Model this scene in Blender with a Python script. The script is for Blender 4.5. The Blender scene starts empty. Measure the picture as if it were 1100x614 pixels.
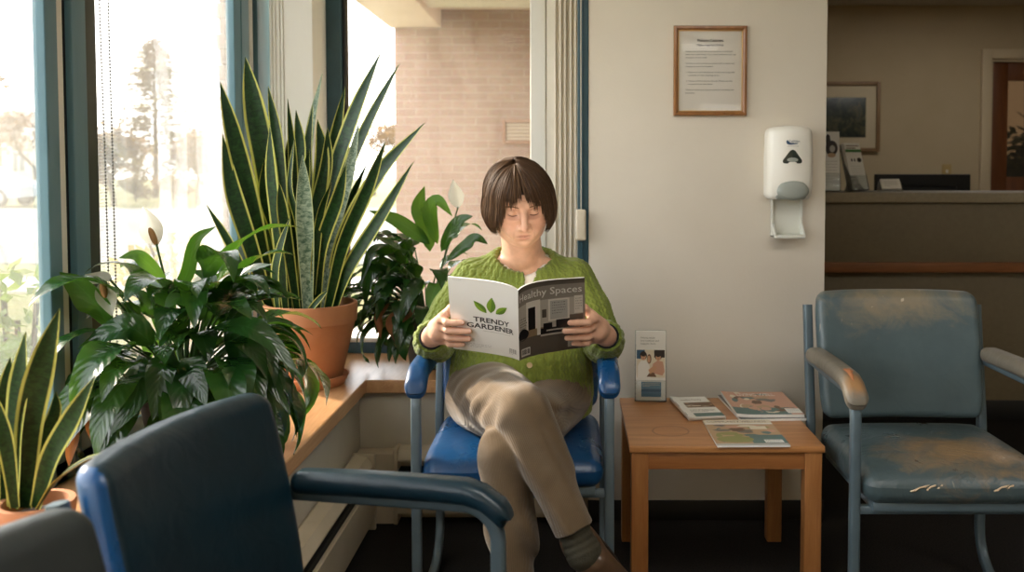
import bpy, bmesh, math, random
import numpy as np
from mathutils import Vector, Matrix, noise as mnoise
S = bpy.context.scene
COL = S.collection
PI = math.pi
def V(*a): return Vector(a)
def R(d): return math.radians(d)
# ------------------------------------------------------------------ camera
CAM_H, FPX, PCX, PCY, PITCH = 1.2, 1000.0, 615.0, 225.0, R(2.6)
def at(px, py, Y):
    """the point at room depth Y that the camera sees at pixel (px, py) of the 1100x614 frame"""
    a, b = (px-PCX)/FPX, -(py-PCY)/FPX
    d = V(a, math.cos(PITCH)+b*math.sin(PITCH), -math.sin(PITCH)+b*math.cos(PITCH))
    t = Y/d.y
    return V(d.x*t, Y, CAM_H+d.z*t)
cd = bpy.data.cameras.new('camera'); cam = bpy.data.objects.new('camera', cd); COL.objects.link(cam)
cam.location = (0, 0, CAM_H); cam.rotation_euler = (PI/2-PITCH, 0, 0)
cd.sensor_fit = 'HORIZONTAL'; cd.sensor_width = 36; cd.lens = 36*FPX/1100
cd.shift_x = (550-PCX)/1100; cd.shift_y = (PCY-307)/1100
cd.clip_start = 0.05; cd.clip_end = 400
cd.dof.use_dof = True; cd.dof.focus_distance = 2.45; cd.dof.aperture_fstop = 3.6
S.camera = cam
# ------------------------------------------------------------------ naming
def tag(o, label=None, cat=None, group=None, kind=None):
    if label: o['label'] = label
    if cat: o['category'] = cat
    if group: o['group'] = group
    if kind: o['kind'] = kind
    return o
def thing(name, label, cat, loc=(0,0,0), rz=0, group=None):
    o = bpy.data.objects.new(name, None); COL.objects.link(o)
    o.location = loc; o.rotation_euler = (0,0,rz); o.empty_display_size = .05
    return tag(o, label, cat, group)
def copy_tree(o, parent=None):
    c = o.copy(); COL.objects.link(c)
    if parent is not None: c.parent = parent
    for ch in list(o.children): copy_tree(ch, c)
    return c
# ------------------------------------------------------------------ materials
def N(nt, typ, **kw):
    n = nt.nodes.new(typ)
    for k, v in kw.items():
        if k.startswith('_'): setattr(n, k[1:], v)
        else:
            key = k.replace('__', ' ')
            n.inputs[int(key[1:]) if key[0] == 'i' and key[1:].isdigit() else key].default_value = v
    return n
def L(nt, a, ao, b, bi): nt.links.new(a.outputs[ao], b.inputs[bi])
def c4(c): return (c[0], c[1], c[2], 1.0)
def srgb(r, g, b):
    f = lambda u: (u/255/12.92) if u/255 <= .04045 else ((u/255+.055)/1.055)**2.4
    return (f(r), f(g), f(b))
def ramp(nt, stops, interp='LINEAR'):
    n = nt.nodes.new('ShaderNodeValToRGB'); cr = n.color_ramp; cr.interpolation = interp
    while len(cr.elements) < len(stops): cr.elements.new(.5)
    for e, (p, c) in zip(cr.elements, stops): e.position = p; e.color = c4(c) if len(c) == 3 else c
    return n
def newmat(name):
    m = bpy.data.materials.new(name); m.use_nodes = True
    nt = m.node_tree
    return m, nt, nt.nodes['Principled BSDF']
def mat(name, col, rough=.5, metal=0., col2=None, nscale=8., namt=.5, bscale=0., bstr=.2, bdist=.002, spec=.5, stretch=None, coat=0., sheen=0., rough2=None, detail=4., coords='Object'):
    """principled material: colour (optionally mottled towards col2 by noise), optional noise bump"""
    m, nt, bs = newmat(name)
    bs.inputs['Base Color'].default_value = c4(col); bs.inputs['Roughness'].default_value = rough
    bs.inputs['Metallic'].default_value = metal; bs.inputs['Specular IOR Level'].default_value = spec
    bs.inputs['Coat Weight'].default_value = coat; bs.inputs['Sheen Weight'].default_value = sheen
    tc = N(nt, 'ShaderNodeTexCoord'); mp = N(nt, 'ShaderNodeMapping')
    if stretch: mp.inputs['Scale'].default_value = stretch
    L(nt, tc, coords, mp, 'Vector')
    if col2 is not None or rough2 is not None:
        nz = N(nt, 'ShaderNodeTexNoise', Scale=nscale, Detail=detail, Roughness=.6); L(nt, mp, 0, nz, 'Vector')
        if col2 is not None:
            rp = ramp(nt, [(.5-namt/2, col), (.5+namt/2, col2)]); L(nt, nz, 'Fac', rp, 'Fac'); L(nt, rp, 'Color', bs, 'Base Color')
        if rough2 is not None:
            mr = N(nt, 'ShaderNodeMapRange', i1=.3, i2=.7, i3=rough, i4=rough2); L(nt, nz, 'Fac', mr, 0); L(nt, mr, 0, bs, 'Roughness')
    if bscale:
        nb = N(nt, 'ShaderNodeTexNoise', Scale=bscale, Detail=3., Roughness=.55); L(nt, mp, 0, nb, 'Vector')
        bp = N(nt, 'ShaderNodeBump', Strength=bstr, Distance=bdist); L(nt, nb, 'Fac', bp, 'Height'); L(nt, bp, 0, bs, 'Normal')
    return m
def wood(name, dark, light, axis=0, scale=1., rough=.4, coat=0.):
    m, nt, bs = newmat(name)
    tc = N(nt, 'ShaderNodeTexCoord'); mp = N(nt, 'ShaderNodeMapping')
    sc = [22*scale]*3; sc[axis] = 1.6*scale; mp.inputs['Scale'].default_value = sc
    L(nt, tc, 'Object', mp, 'Vector')
    n1 = N(nt, 'ShaderNodeTexNoise', Scale=1.6, Detail=6., Roughness=.65, Distortion=.6); L(nt, mp, 0, n1, 'Vector')
    n2 = N(nt, 'ShaderNodeTexNoise', Scale=9., Detail=3., Roughness=.6); L(nt, mp, 0, n2, 'Vector')
    mx = N(nt, 'ShaderNodeMix', i0=.35); mx.data_type = 'FLOAT'
    L(nt, n1, 'Fac', mx, 2); L(nt, n2, 'Fac', mx, 3)
    rp = ramp(nt, [(.32, dark), (.68, light)]); L(nt, mx, 0, rp, 'Fac'); L(nt, rp, 'Color', bs, 'Base Color')
    bs.inputs['Roughness'].default_value = rough; bs.inputs['Coat Weight'].default_value = coat; bs.inputs['Coat Roughness'].default_value = .25
    bp = N(nt, 'ShaderNodeBump', Strength=.12, Distance=.001); L(nt, mx, 0, bp, 'Height'); L(nt, bp, 0, bs, 'Normal')
    return m
def glassmat(name, tint=(1,1,1), dust=.05, dustcol=(1,.97,.92), gloss=.5):
    """thin window glass: clear with a fresnel reflection and a film of dust that scatters light; on the windows it also imitates outdoor haze"""
    m, nt, bs = newmat(name); nt.nodes.remove(bs); out = nt.nodes['Material Output']
    tr = N(nt, 'ShaderNodeBsdfTransparent'); tr.inputs['Color'].default_value = c4(tint)
    gl = N(nt, 'ShaderNodeBsdfGlossy', Roughness=.03)
    tl = N(nt, 'ShaderNodeBsdfTranslucent'); tl.inputs['Color'].default_value = c4(dustcol)
    fr = N(nt, 'ShaderNodeFresnel', IOR=1.45)
    m0 = N(nt, 'ShaderNodeMath', i1=gloss); m0.operation = 'MULTIPLY'; L(nt, fr, 0, m0, 0)
    m1 = N(nt, 'ShaderNodeMixShader'); L(nt, m0, 0, m1, 0); L(nt, tr, 0, m1, 1); L(nt, gl, 0, m1, 2)
    tc = N(nt, 'ShaderNodeTexCoord'); mp = N(nt, 'ShaderNodeMapping'); mp.inputs['Scale'].default_value = (3, 3, 1.2); L(nt, tc, 'Object', mp, 0)
    nz = N(nt, 'ShaderNodeTexNoise', Scale=2.2, Detail=5., Roughness=.65, Distortion=1.2); L(nt, mp, 0, nz, 'Vector')
    mr = N(nt, 'ShaderNodeMapRange', i1=.3, i2=.75, i3=dust*.5, i4=dust*1.6); L(nt, nz, 'Fac', mr, 0)
    m2 = N(nt, 'ShaderNodeMixShader'); L(nt, mr, 0, m2, 0); L(nt, m1, 0, m2, 1); L(nt, tl, 0, m2, 2)
    L(nt, m2, 0, out, 'Surface')
    return m
def leafmat(name, c1, c2, trans, tfac=.3, rough=.35, veins=False, spec=.5):
    """leaf or thin cloth: principled mixed with translucent so that light comes through; UV: u across, v along"""
    m, nt, bs = newmat(name); out = nt.nodes['Material Output']
    tc = N(nt, 'ShaderNodeTexCoord'); nz = N(nt, 'ShaderNodeTexNoise', Scale=18., Detail=3.); L(nt, tc, 'Object', nz, 'Vector')
    rp = ramp(nt, [(.3, c1), (.7, c2)]); L(nt, nz, 'Fac', rp, 'Fac'); col = (rp, 'Color')
    bs.inputs['Roughness'].default_value = rough; bs.inputs['Specular IOR Level'].default_value = spec
    if veins:
        sp = N(nt, 'ShaderNodeSeparateXYZ'); L(nt, tc, 'UV', sp, 0)
        a = N(nt, 'ShaderNodeMath', i1=.5); a.operation = 'SUBTRACT'; L(nt, sp, 'X', a, 0)
        ab = N(nt, 'ShaderNodeMath'); ab.operation = 'ABSOLUTE'; L(nt, a, 0, ab, 0)
        mid = N(nt, 'ShaderNodeMapRange', i1=.0, i2=.035, i3=.4, i4=0.); L(nt, ab, 0, mid, 0)
        mx = N(nt, 'ShaderNodeMix'); mx.data_type = 'RGBA'; L(nt, mid, 0, mx, 0); L(nt, rp, 'Color', mx, 6); mx.inputs[7].default_value = c4(tuple(min(1, q*1.9+.02) for q in c2)); col = (mx, 2)
        # side veins: slanting ridges
        k = N(nt, 'ShaderNodeMath', i1=9.); k.operation = 'MULTIPLY'; L(nt, ab, 0, k, 0)
        k2 = N(nt, 'ShaderNodeMath', i1=-24.); k2.operation = 'MULTIPLY_ADD'; L(nt, sp, 'Y', k2, 0); L(nt, k, 0, k2, 2)
        sn = N(nt, 'ShaderNodeMath'); sn.operation = 'SINE'
        k3 = N(nt, 'ShaderNodeMath', i1=3.); k3.operation = 'MULTIPLY'; L(nt, k2, 0, k3, 0); L(nt, k3, 0, sn, 0)
        bp = N(nt, 'ShaderNodeBump', Strength=.14, Distance=.002); L(nt, sn, 0, bp, 'Height'); L(nt, bp, 0, bs, 'Normal')
    L(nt, col[0], col[1], bs, 'Base Color')
    tl = N(nt, 'ShaderNodeBsdfTranslucent'); tl.inputs['Color'].default_value = c4(trans)
    mx2 = N(nt, 'ShaderNodeMixShader', i0=tfac); L(nt, bs, 0, mx2, 1); L(nt, tl, 0, mx2, 2); L(nt, mx2, 0, out, 'Surface')
    return m
# ------------------------------------------------------------------ mesh builder
class MB:
    def __init__(s): s.v = []; s.f = []; s.m = []; s.uv = {}
    def add(s, verts, faces, mi=0, uv=None, M=None):
        o = len(s.v)
        if M is not None: verts = [M @ Vector(p) for p in verts]
        s.v += [tuple(p) for p in verts]
        s.f += [tuple(i+o for i in f) for f in faces]; s.m += [mi]*len(faces)
        if uv is not None:
            for i, u in enumerate(uv): s.uv[o+i] = u
        return o
    def box(s, x0, x1, y0, y1, z0, z1, r=.002, seg=1, mi=0, M=None, fn=None, n=1, uvf=None):
        """box with rounded edges of radius r; n interior divisions; fn bends the points"""
        cx, cy, cz = (x0+x1)/2, (y0+y1)/2, (z0+z1)/2
        h = (abs(x1-x0)/2, abs(y1-y0)/2, abs(z1-z0)/2)
        r = min(r, *(q*.999 for q in h))
        nn = n if isinstance(n, tuple) else (n, n, n)
        def axis(hh, k):
            e = [hh-r + r*math.tan(PI/4*i/seg) for i in range(seg+1)]
            inner = [-(hh-r)+2*(hh-r)*i/k for i in range(1, k)]
            return [-q for q in reversed(e)] + inner + e
        ax = [axis(h[i], nn[i]) for i in range(3)]
        vid = {}; vs = []; fs = []
        def vert(p):
            k = (round(p[0], 6), round(p[1], 6), round(p[2], 6))
            if k in vid: return vid[k]
            q = [max(-(h[i]-r), min(h[i]-r, p[i])) for i in range(3)]
            d = Vector(p)-Vector(q)
            w = Vector(q) + (d.normalized()*r if d.length > 1e-9 else d)
            w += V(cx, cy, cz)
            if fn: w = Vector(fn(w))
            vid[k] = len(vs); vs.append(w); return vid[k]
        for a in range(3):
            b, c = (a+1) % 3, (a+2) % 3
            for sgn in (-1, 1):
                for i in range(len(ax[b])-1):
                    for j in range(len(ax[c])-1):
                        q = []
                        for (ii, jj) in ((i, j), (i+1, j), (i+1, j+1), (i, j+1)):
                            p = [0, 0, 0]; p[a] = sgn*h[a]; p[b] = ax[b][ii]; p[c] = ax[c][jj]; q.append(vert(p))
                        if sgn < 0: q.reverse()
                        fs.append(q)
        s.add(vs, fs, mi, M=M); return s
    def sweep(s, path, prof, mi=0, B=None, cap=True, scale=None, M=None, uvlen=False):
        """sweep a 2-D profile along a path; B = fixed binormal for flat paths, else parallel transport"""
        path = [Vector(p) for p in path]; n = len(path); k = len(prof)
        vs = []; uv = []; fs = []; Nn = None; dist = 0
        for i, p in enumerate(path):
            T = (path[min(i+1, n-1)]-path[max(i-1, 0)]).normalized()
            if B is not None:
                b = Vector(B); nn = b.cross(T).normalized()
            else:
                if Nn is None:
                    a = V(0,0,1) if abs(T.z) < .9 else V(1,0,0)
                    Nn = (a - T*a.dot(T)).normalized()
                else: Nn = (Nn - T*Nn.dot(T)).normalized()
                nn = Nn; b = T.cross(nn)
            sc = scale[i] if scale else 1.
            if i: dist += (p-path[i-1]).length
            for j, (u, w) in enumerate(prof):
                vs.append(p + b*u*sc + nn*w*sc); uv.append((j/k, dist))
        for i in range(n-1):
            for j in range(k):
                a, b2 = i*k+j, i*k+(j+1) % k
                fs.append((a, b2, b2+k, a+k))
        if cap:
            fs.append(tuple(reversed(range(k)))); fs.append(tuple(range((n-1)*k, n*k)))
        s.add(vs, fs, mi, uv if uvlen else None, M); return s
    def tube(s, path, r, k=8, mi=0, cap=True, M=None):
        rr = r if isinstance(r, (list, tuple)) else [r]*len(path)
        prof = [(math.cos(2*PI*j/k), math.sin(2*PI*j/k)) for j in range(k)]
        return s.sweep(path, prof, mi, cap=cap, scale=rr, M=M)
    def lathe(s, prof, k=32, mi=0, M=None, closed=False):
        """revolve (r, z) profile about z"""
        vs = []; fs = []; n = len(prof)
        for (r, z) in prof:
            for j in range(k): vs.append((r*math.cos(2*PI*j/k), r*math.sin(2*PI*j/k), z))
        for i in range(n-1+(1 if closed else 0)):
            for j in range(k):
                a, b = i*k+j, i*k+(j+1) % k; c, d = ((i+1) % n)*k+j, ((i+1) % n)*k+(j+1) % k
                fs.append((a, b, d, c))
        if not closed:
            fs.append(tuple(reversed(range(k)))); fs.append(tuple(range((n-1)*k, n*k)))
        s.add(vs, fs, mi, M=M); return s
    def prism(s, pts, d, mi=0, M=None):
        """extrude a polygon (3-D points) by vector d"""
        pts = [Vector(p) for p in pts]; n = len(pts); d = Vector(d)
        fs = [tuple(reversed(range(n))), tuple(range(n, 2*n))] + [(i, (i+1) % n, n+(i+1) % n, n+i) for i in range(n)]
        s.add(pts+[p+d for p in pts], fs, mi, M=M); return s
    def ball(s, c, r, nu=12, nv=8, mi=0, sc=(1,1,1)):
        vs = [V(0,0,r)]; fs = []
        for i in range(1, nv):
            t = PI*i/nv
            for j in range(nu):
                p = 2*PI*j/nu; vs.append(V(r*math.sin(t)*math.cos(p), r*math.sin(t)*math.sin(p), r*math.cos(t)))
        vs.append(V(0,0,-r)); last = len(vs)-1
        for j in range(nu): fs.append((0, 1+j, 1+(j+1) % nu)); fs.append((last, last-nu+(j+1) % nu, last-nu+j))
        for i in range(nv-2):
            for j in range(nu):
                a, b = 1+i*nu+j, 1+i*nu+(j+1) % nu; fs.append((a, a+nu, b+nu, b))
        c = Vector(c)
        s.add([V(q.x*sc[0], q.y*sc[1], q.z*sc[2])+c for q in vs], fs, mi); return s
    def grid(s, fn, nu, nv, mi=0, flip=False):
        """fn(u, v) in 0..1 -> point; uv stored"""
        vs = []; uv = []
        for j in range(nv+1):
            for i in range(nu+1): vs.append(fn(i/nu, j/nv)); uv.append((i/nu, j/nv))
        fs = []
        for j in range(nv):
            for i in range(nu):
                a = j*(nu+1)+i; q = (a, a+1, a+nu+2, a+nu+1); fs.append(tuple(reversed(q)) if flip else q)
        s.add(vs, fs, mi, uv); return s
    def build(s, name, mats, parent=None, smooth=True, angle=40, loc=None):
        me = bpy.data.meshes.new(name); me.from_pydata(s.v, [], s.f)
        mats = mats if isinstance(mats, (list, tuple)) else [mats]
        for m in mats: me.materials.append(m)
        if any(s.m): me.polygons.foreach_set('material_index', s.m)
        if s.uv:
            ul = me.uv_layers.new(name='UVMap')
            idx = np.zeros(len(me.loops), dtype=np.int64); me.loops.foreach_get('vertex_index', idx)
            arr = np.zeros((len(s.v), 2)); 
            for i, u in s.uv.items(): arr[i] = u
            ul.data.foreach_set('uv', arr[idx].ravel())
        if smooth:
            me.polygons.foreach_set('use_smooth', [True]*len(me.polygons))
            if angle: me.set_sharp_from_angle(angle=R(angle))
        me.update()
        o = bpy.data.objects.new(name, me); COL.objects.link(o)
        if parent is not None: o.parent = parent
        if loc is not None: o.location = loc
        return o
def struct(name, mb, mats, **kw):
    o = mb.build(name, mats, **kw); o['kind'] = 'structure'; return o
def fillet(pts, r, n=6):
    """round the corners of a polyline; r = radius or list"""
    pts = [Vector(p) for p in pts]; out = [pts[0]]
    for i in range(1, len(pts)-1):
        rr = r[i-1] if isinstance(r, (list, tuple)) else r
        a, b, c = pts[i-1], pts[i], pts[i+1]
        u, w = (a-b).normalized(), (c-b).normalized()
        ang = u.angle(w)
        if ang > PI-.02 or rr <= 0: out.append(b); continue
        t = min(rr/math.tan(ang/2), (a-b).length*.49, (c-b).length*.49); rr = t*math.tan(ang/2)
        ctr = b + (u+w).normalized()*(rr/math.sin(ang/2))
        p0, p1 = b+u*t, b+w*t
        d0, d1 = (p0-ctr), (p1-ctr); tot = d0.angle(d1)
        for k in range(n+1):
            q = k/n
            d = (d0*math.sin((1-q)*tot)+d1*math.sin(q*tot))/math.sin(tot); out.append(ctr+d)
    out.append(pts[-1]); return out
def rrect(w, h, r, n=3):
    """rounded rectangle profile, w x h"""
    out = []
    for (sx, sy, a0) in ((1,1,0), (-1,1,90), (-1,-1,180), (1,-1,270)):
        for i in range(n+1):
            a = R(a0+90*i/n); out.append((sx*(w/2-r)+r*math.cos(a), sy*(h/2-r)+r*math.sin(a)))
    return out
def bez(p0, p1, p2, p3, n=12):
    p0, p1, p2, p3 = map(Vector, (p0, p1, p2, p3))
    return [p0*(1-t)**3+p1*3*t*(1-t)**2+p2*3*t*t*(1-t)+p3*t**3 for t in (i/n for i in range(n+1))]
def spline(pts, n=6):
    """Catmull-Rom through points"""
    pts = [Vector(p) for p in pts]
    if len(pts) == 2: return [pts[0].lerp(pts[1], i/n) for i in range(n+1)]
    P = [pts[0]*2-pts[1]] + pts + [pts[-1]*2-pts[-2]]; out = []
    for i in range(1, len(P)-2):
        a, b, c, d = P[i-1:i+3]
        for k in range(n):
            t = k/n
            out.append(.5*((2*b)+(c-a)*t+(2*a-5*b+4*c-d)*t*t+(-a+3*b-3*c+d)*t**3))
    out.append(pts[-1]); return out
def text_mesh(txt, size=1., align='LEFT', space=1., bold=0.):
    """(verts 2-D, faces, width) of a line of lettering at unit height size"""
    cu = bpy.data.curves.new('t', 'FONT'); cu.body = txt; cu.size = size; cu.align_x = align; cu.space_character = space; cu.offset = bold
    cu.resolution_u = 2; cu.fill_mode = 'FRONT' if hasattr(cu, 'fill_mode') else 'BOTH'
    o = bpy.data.objects.new('t', cu); COL.objects.link(o)
    dg = bpy.context.evaluated_depsgraph_get(); me = o.evaluated_get(dg).to_mesh()
    vs = [(v.co.x, v.co.y) for v in me.vertices]; fs = [tuple(p.vertices) for p in me.polygons]
    o.evaluated_get(dg).to_mesh_clear(); bpy.data.objects.remove(o); bpy.data.curves.remove(cu)
    return vs, fs
# ================================================================== LIGHT
W = bpy.data.worlds.new('sky'); S.world = W; W.use_nodes = True
wnt = W.node_tree; bg = wnt.nodes['Background']
wtc = N(wnt, 'ShaderNodeTexCoord'); wsep = N(wnt, 'ShaderNodeSeparateXYZ'); L(wnt, wtc, 'Generated', wsep, 0)
wr = ramp(wnt, [(0., (.5,.49,.46)), (.5, (1.,.97,.92)), (.62, (.97,.98,1.)), (1., (.86,.93,1.))])
wmr = N(wnt, 'ShaderNodeMapRange', i1=-1., i2=1.); L(wnt, wsep, 'Z', wmr, 0); L(wnt, wmr, 0, wr, 'Fac')
L(wnt, wr, 'Color', bg, 'Color'); bg.inputs['Strength'].default_value = 4.4
sd = bpy.data.lights.new('sun', 'SUN'); sd.energy = 9.; sd.angle = R(6); sd.color = (1., .86, .68)
sun = bpy.data.objects.new('sun', sd); COL.objects.link(sun)
sun.rotation_euler = V(.80, -.42, -.46).to_track_quat('-Z', 'Y').to_euler()
S.view_settings.view_transform = 'Standard'; S.view_settings.look = 'None'; S.view_settings.gamma = 1.
S.view_settings.exposure = .35; S.view_settings.use_curve_mapping = False
S.cycles.max_bounces = 10; S.cycles.transparent_max_bounces = 24; S.cycles.diffuse_bounces = 6
S.cycles.sample_clamp_indirect = 6.
S.cycles.use_denoising = True
# ================================================================== MATERIALS OF THE ROOM
m_wall = mat('wall_paint', srgb(226,219,206), .75, col2=srgb(220,212,198), nscale=3., bscale=140., bstr=.25, bdist=.0015)
m_wall_tan = mat('wall_paint_tan', srgb(190,172,140), .8, col2=srgb(182,164,132), nscale=3., bscale=140., bstr=.2)
m_knee = mat('knee_wall_paint', srgb(206,198,182), .7, col2=srgb(190,181,164), nscale=4., bscale=90., bstr=.15)
m_ceil = mat('ceiling_paint', srgb(225,220,208), .9, col2=srgb(212,206,194), nscale=40.)
m_carpet = mat('carpet', srgb(26,25,25), .95, col2=srgb(52,48,44), nscale=170., namt=.5, bscale=260., bstr=.9, bdist=.004, spec=.1)
m_rubber = mat('black_rubber', srgb(24,23,22), .55)
m_blue = mat('blue_frame_paint', srgb(98,136,150), .45, col2=srgb(84,120,135), nscale=14., bscale=60., bstr=.08, stretch=(1,1,.15))
m_bluedark = mat('blue_frame_dark', srgb(48,84,96), .45, col2=srgb(42,72,84), nscale=14.)
m_black = mat('black_gasket', srgb(16,20,20), .5)
m_sash = mat('bronze_sash', srgb(46,52,46), .45)
m_white = mat('white_trim_paint', srgb(232,228,218), .5, col2=srgb(222,216,205), nscale=10.)
m_cream = mat('cream_post_paint', srgb(240,238,232), .55, col2=srgb(232,229,221), nscale=6., stretch=(1,1,.3))
m_glass = glassmat('window_glass', dust=.04)
m_sill = wood('sill_wood', srgb(186,134,88), srgb(218,172,126), axis=1, scale=.8, rough=.34, coat=.25)
m_heater = mat('heater_enamel', srgb(206,193,170), .45, col2=srgb(192,178,154), nscale=8.)
# ================================================================== ROOM SHELL
XL, XS, YW, YB, ZS, ZC = -1.165, -.70, 3.125, 3.58, .48, 2.44
m = MB(); m.box(-1.25, 4.7, -2.7, 7.3, -.12, 0, .001); struct('floor', m, m_carpet)
m = MB(); m.box(-1.25, 4.7, -2.7, 7.3, ZC, ZC+.12, .001); struct('ceiling', m, m_ceil)
m = MB(); m.box(.053, .85, YW, 3.25, 0, ZC, .004); m.box(.053, .20, 3.2, 3.75, 0, ZC, .004); struct('wall_back', m, m_wall)
m = MB(); m.box(.72, .85, 3.25, 7.2, 0, ZC, .003); struct('wall_return', m, m_wall_tan)
m = MB(); m.box(4.6, 4.72, -2.7, 7.3, 0, ZC, .003); struct('wall_right', m, m_wall_tan)
m = MB(); m.box(-1.25, 4.7, -2.72, -2.6, 0, ZC, .003); struct('wall_front', m, m_wall_tan)
dx0, dx1, dz1 = 3.215, 4.10, 2.03
m = MB(); m.prism([(.7,7.2,0), (dx0,7.2,0), (dx0,7.2,dz1), (dx1,7.2,dz1), (dx1,7.2,0), (4.7,7.2,0), (4.7,7.2,ZC), (.7,7.2,ZC)], (0,.12,0))
struct('wall_reception', m, m_wall_tan)
m = MB(); m.box(-1.22, -.73, -2.6, 3.62, 0, ZS-.046, .002); m.box(-1.24, XL, -2.6, 3.7, 2.3, ZC, .002)
struct('wall_left', m, m_knee)
m = MB(); m.box(-.73, .06, YW+.03, 3.62, 0, ZS-.046, .002); m.box(-1.24, .06, 3.56, 3.7, 2.3, ZC, .002); struct('wall_bay', m, m_knee)
# the wooden ledge under both windows
m = MB()
pts = [(-1.19,-2.6), (XS,-2.6), (XS,YW), (.053,YW), (.053,3.62), (-1.19,3.62)]
bm = bmesh.new(); fv = [bm.verts.new((x, y, ZS-.045)) for x, y in pts]; f = bm.faces.new(fv)
ex = bmesh.ops.extrude_face_region(bm, geom=[f]); bmesh.ops.translate(bm, vec=(0,0,.045), verts=[g for g in ex['geom'] if isinstance(g, bmesh.types.BMVert)])
bmesh.ops.recalc_face_normals(bm, faces=bm.faces); bmesh.ops.bevel(bm, geom=[e for e in bm.edges if abs(e.calc_face_angle(0)) > .5], offset=.004, segments=2, affect='EDGES', profile=.5)
me = bpy.data.meshes.new('window_sill'); bm.to_mesh(me); bm.free(); me.materials.append(m_sill)
o = bpy.data.objects.new('window_sill', me); COL.objects.link(o); o['kind'] = 'structure'
# baseboards
m = MB(); m.box(.053, .855, YW-.008, YW+.004, 0, .068, .002); struct('baseboard_back', m, m_rubber)
m = MB(); m.box(.9, dx0-.08, 7.185, 7.2, 0, .1, .002); struct('baseboard_reception', m, m_rubber)
# ------------------------------------------------------------------ windows
def pane_x(y0, y1, parent, z0=ZS+.03, z1=2.3, x=-1.186):
    m = MB(); m.box(x-.003, x+.003, y0, y1, z0, z1, .0005); return m.build('pane', m_glass, parent)
def window_left(name, strips, y0, y1, gl):
    """strips: (y0, y1, inner face x, material index) upright members; then rails"""
    m = MB()
    for (a, b, x, mi) in strips: m.box(-1.193, x, a, b, ZS, 2.31, .003, 2, mi)
    m.box(-1.207, XL, y0, y1, ZS, ZS+.05, .003, 2, 0); m.box(-1.195, XL-.008, y0, y1, ZS+.05, ZS+.062, .002, 1, 1)
    m.box(-1.207, XL, y0, y1, 2.25, 2.32, .003, 2, 0)
    w = struct(name, m, [m_blue, m_white, m_black, m_sash])
    pane_x(*gl, w); return w
window_left('window_1', [(.42,.50,XL,0), (2.070,2.121,XL,0), (2.121,2.127,-1.176,2), (2.127,2.156,-1.172,1)], .42, 2.156, (.49, 2.075))
window_left('window_2', [(2.158,2.182,-1.18,2), (2.182,2.246,XL,0), (2.246,2.31,-1.174,3), (3.23,3.38,XL,0), (3.295,3.303,XL+.003,0), (3.38,3.42,XL,1), (3.42,3.46,-1.178,2), (3.46,3.62,XL+.003,0)], 2.16, 3.62, (2.3, 3.24))
window_left('window_4', [(-2.6,-2.5,XL,0), (-1.02,-.95,XL,0), (.30,.418,XL,0)], -2.6, .418, (-2.55, .32))
m = MB(); m.box(-.942, -.884, YB, 3.66, ZS, 2.31, .004, 2, 0); m.box(-.884, -.872, YB+.02, 3.65, ZS, 2.31, .002, 1, 1)
m.box(-.90, .06, YB, 3.66, ZS, ZS+.044, .004, 2, 0); m.box(-.885, .06, YB-.004, YB+.02, ZS+.044, ZS+.058, .003, 1, 2)  # white strip on the rail: its highlight put in as paint
m.box(-.90, .06, YB, 3.66, 2.25, 2.32, .004, 2, 0); m.box(-.03, .053, YB, 3.66, ZS, 2.31, .003, 1, 0)
w3 = struct('window_3', m, [m_bluedark, m_black, m_white])
m = MB(); m.box(-.89, .0, 3.617, 3.623, ZS+.03, 2.3, .0005); m.build('pane', glassmat('bay_window_glass', dust=.05, gloss=.12), w3)
# blue upright strip at the end of the white wall
m = MB(); m.box(.017, .0535, YW-.002, 3.30, ZS, ZC, .003, 2, 0); m.box(.030, .036, YW-.005, YW, ZS, ZC, .001, 1, 0); struct('trim_1', m, [m_bluedark])
# cream corner post with a fluted left half
m = MB(); m.box(-1.10, -.942, 3.40, 3.66, ZS, ZC, .004, 2)
for k, x in enumerate((-1.096, -1.083, -1.068, -1.056)): m.box(x, x+.0085, 3.3925, 3.402, ZS, ZC, .002, 2)
struct('trim_2', m, m_cream)
m = MB(); m.box(-.155, -.098, 3.42, 3.60, ZS, ZC, .005, 2); struct('trim_3', m, m_cream)
# ------------------------------------------------------------------ vertical blind, stacked open at the right end of the back window
m_slat = leafmat('blind_fabric', srgb(246,241,230), srgb(238,232,219), (.93,.9,.84), .45, .8)
bl = thing('vertical_blind', 'cream vertical blind drawn into a narrow stack beside the blue strip', 'blind', (-.04, 3.40, ZS))
m = MB(); m.box(-.095+.04, .016+.04, -.02, .03, 2.34-ZS, 2.44-ZS, .003, 2); m.build('head_rail', m_white, bl)
for k in range(6):
    x = -.078+.04+k*.0185; m = MB()
    def fn(p, x=x, k=k): return (p.x + -(.62+.06*(k % 2))*p.y, p.y, p.z)
    m.box(x-.0012, x+.0012, -.026, .026, .02, 2.34-ZS, .0008, 1, 0, fn=fn, n=(1, 4, 1)); m.build('blind_slat', m_slat, bl)
m = MB()
px = at(624, 200, 3.10)
m_cordm = mat('cord', srgb(196,188,172), .6); m_weight = mat('cord_weight_plastic', srgb(222,212,192), .4)
ct = thing('blind_cord', 'thin blind cord ending in a beige weight above the woman\'s shoulder', 'blind cord', (px.x, 3.105, 1.04))
m.tube([(.001,0,.02), (0,0,.5), (0,0,1.38)], .0022, 6); m.build('cord', m_cordm, ct)
m = MB(); m.box(-.017, .017, -.008, .008, -.085, .02, .007, 3); m.build('cord_weight', m_weight, ct)
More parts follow.
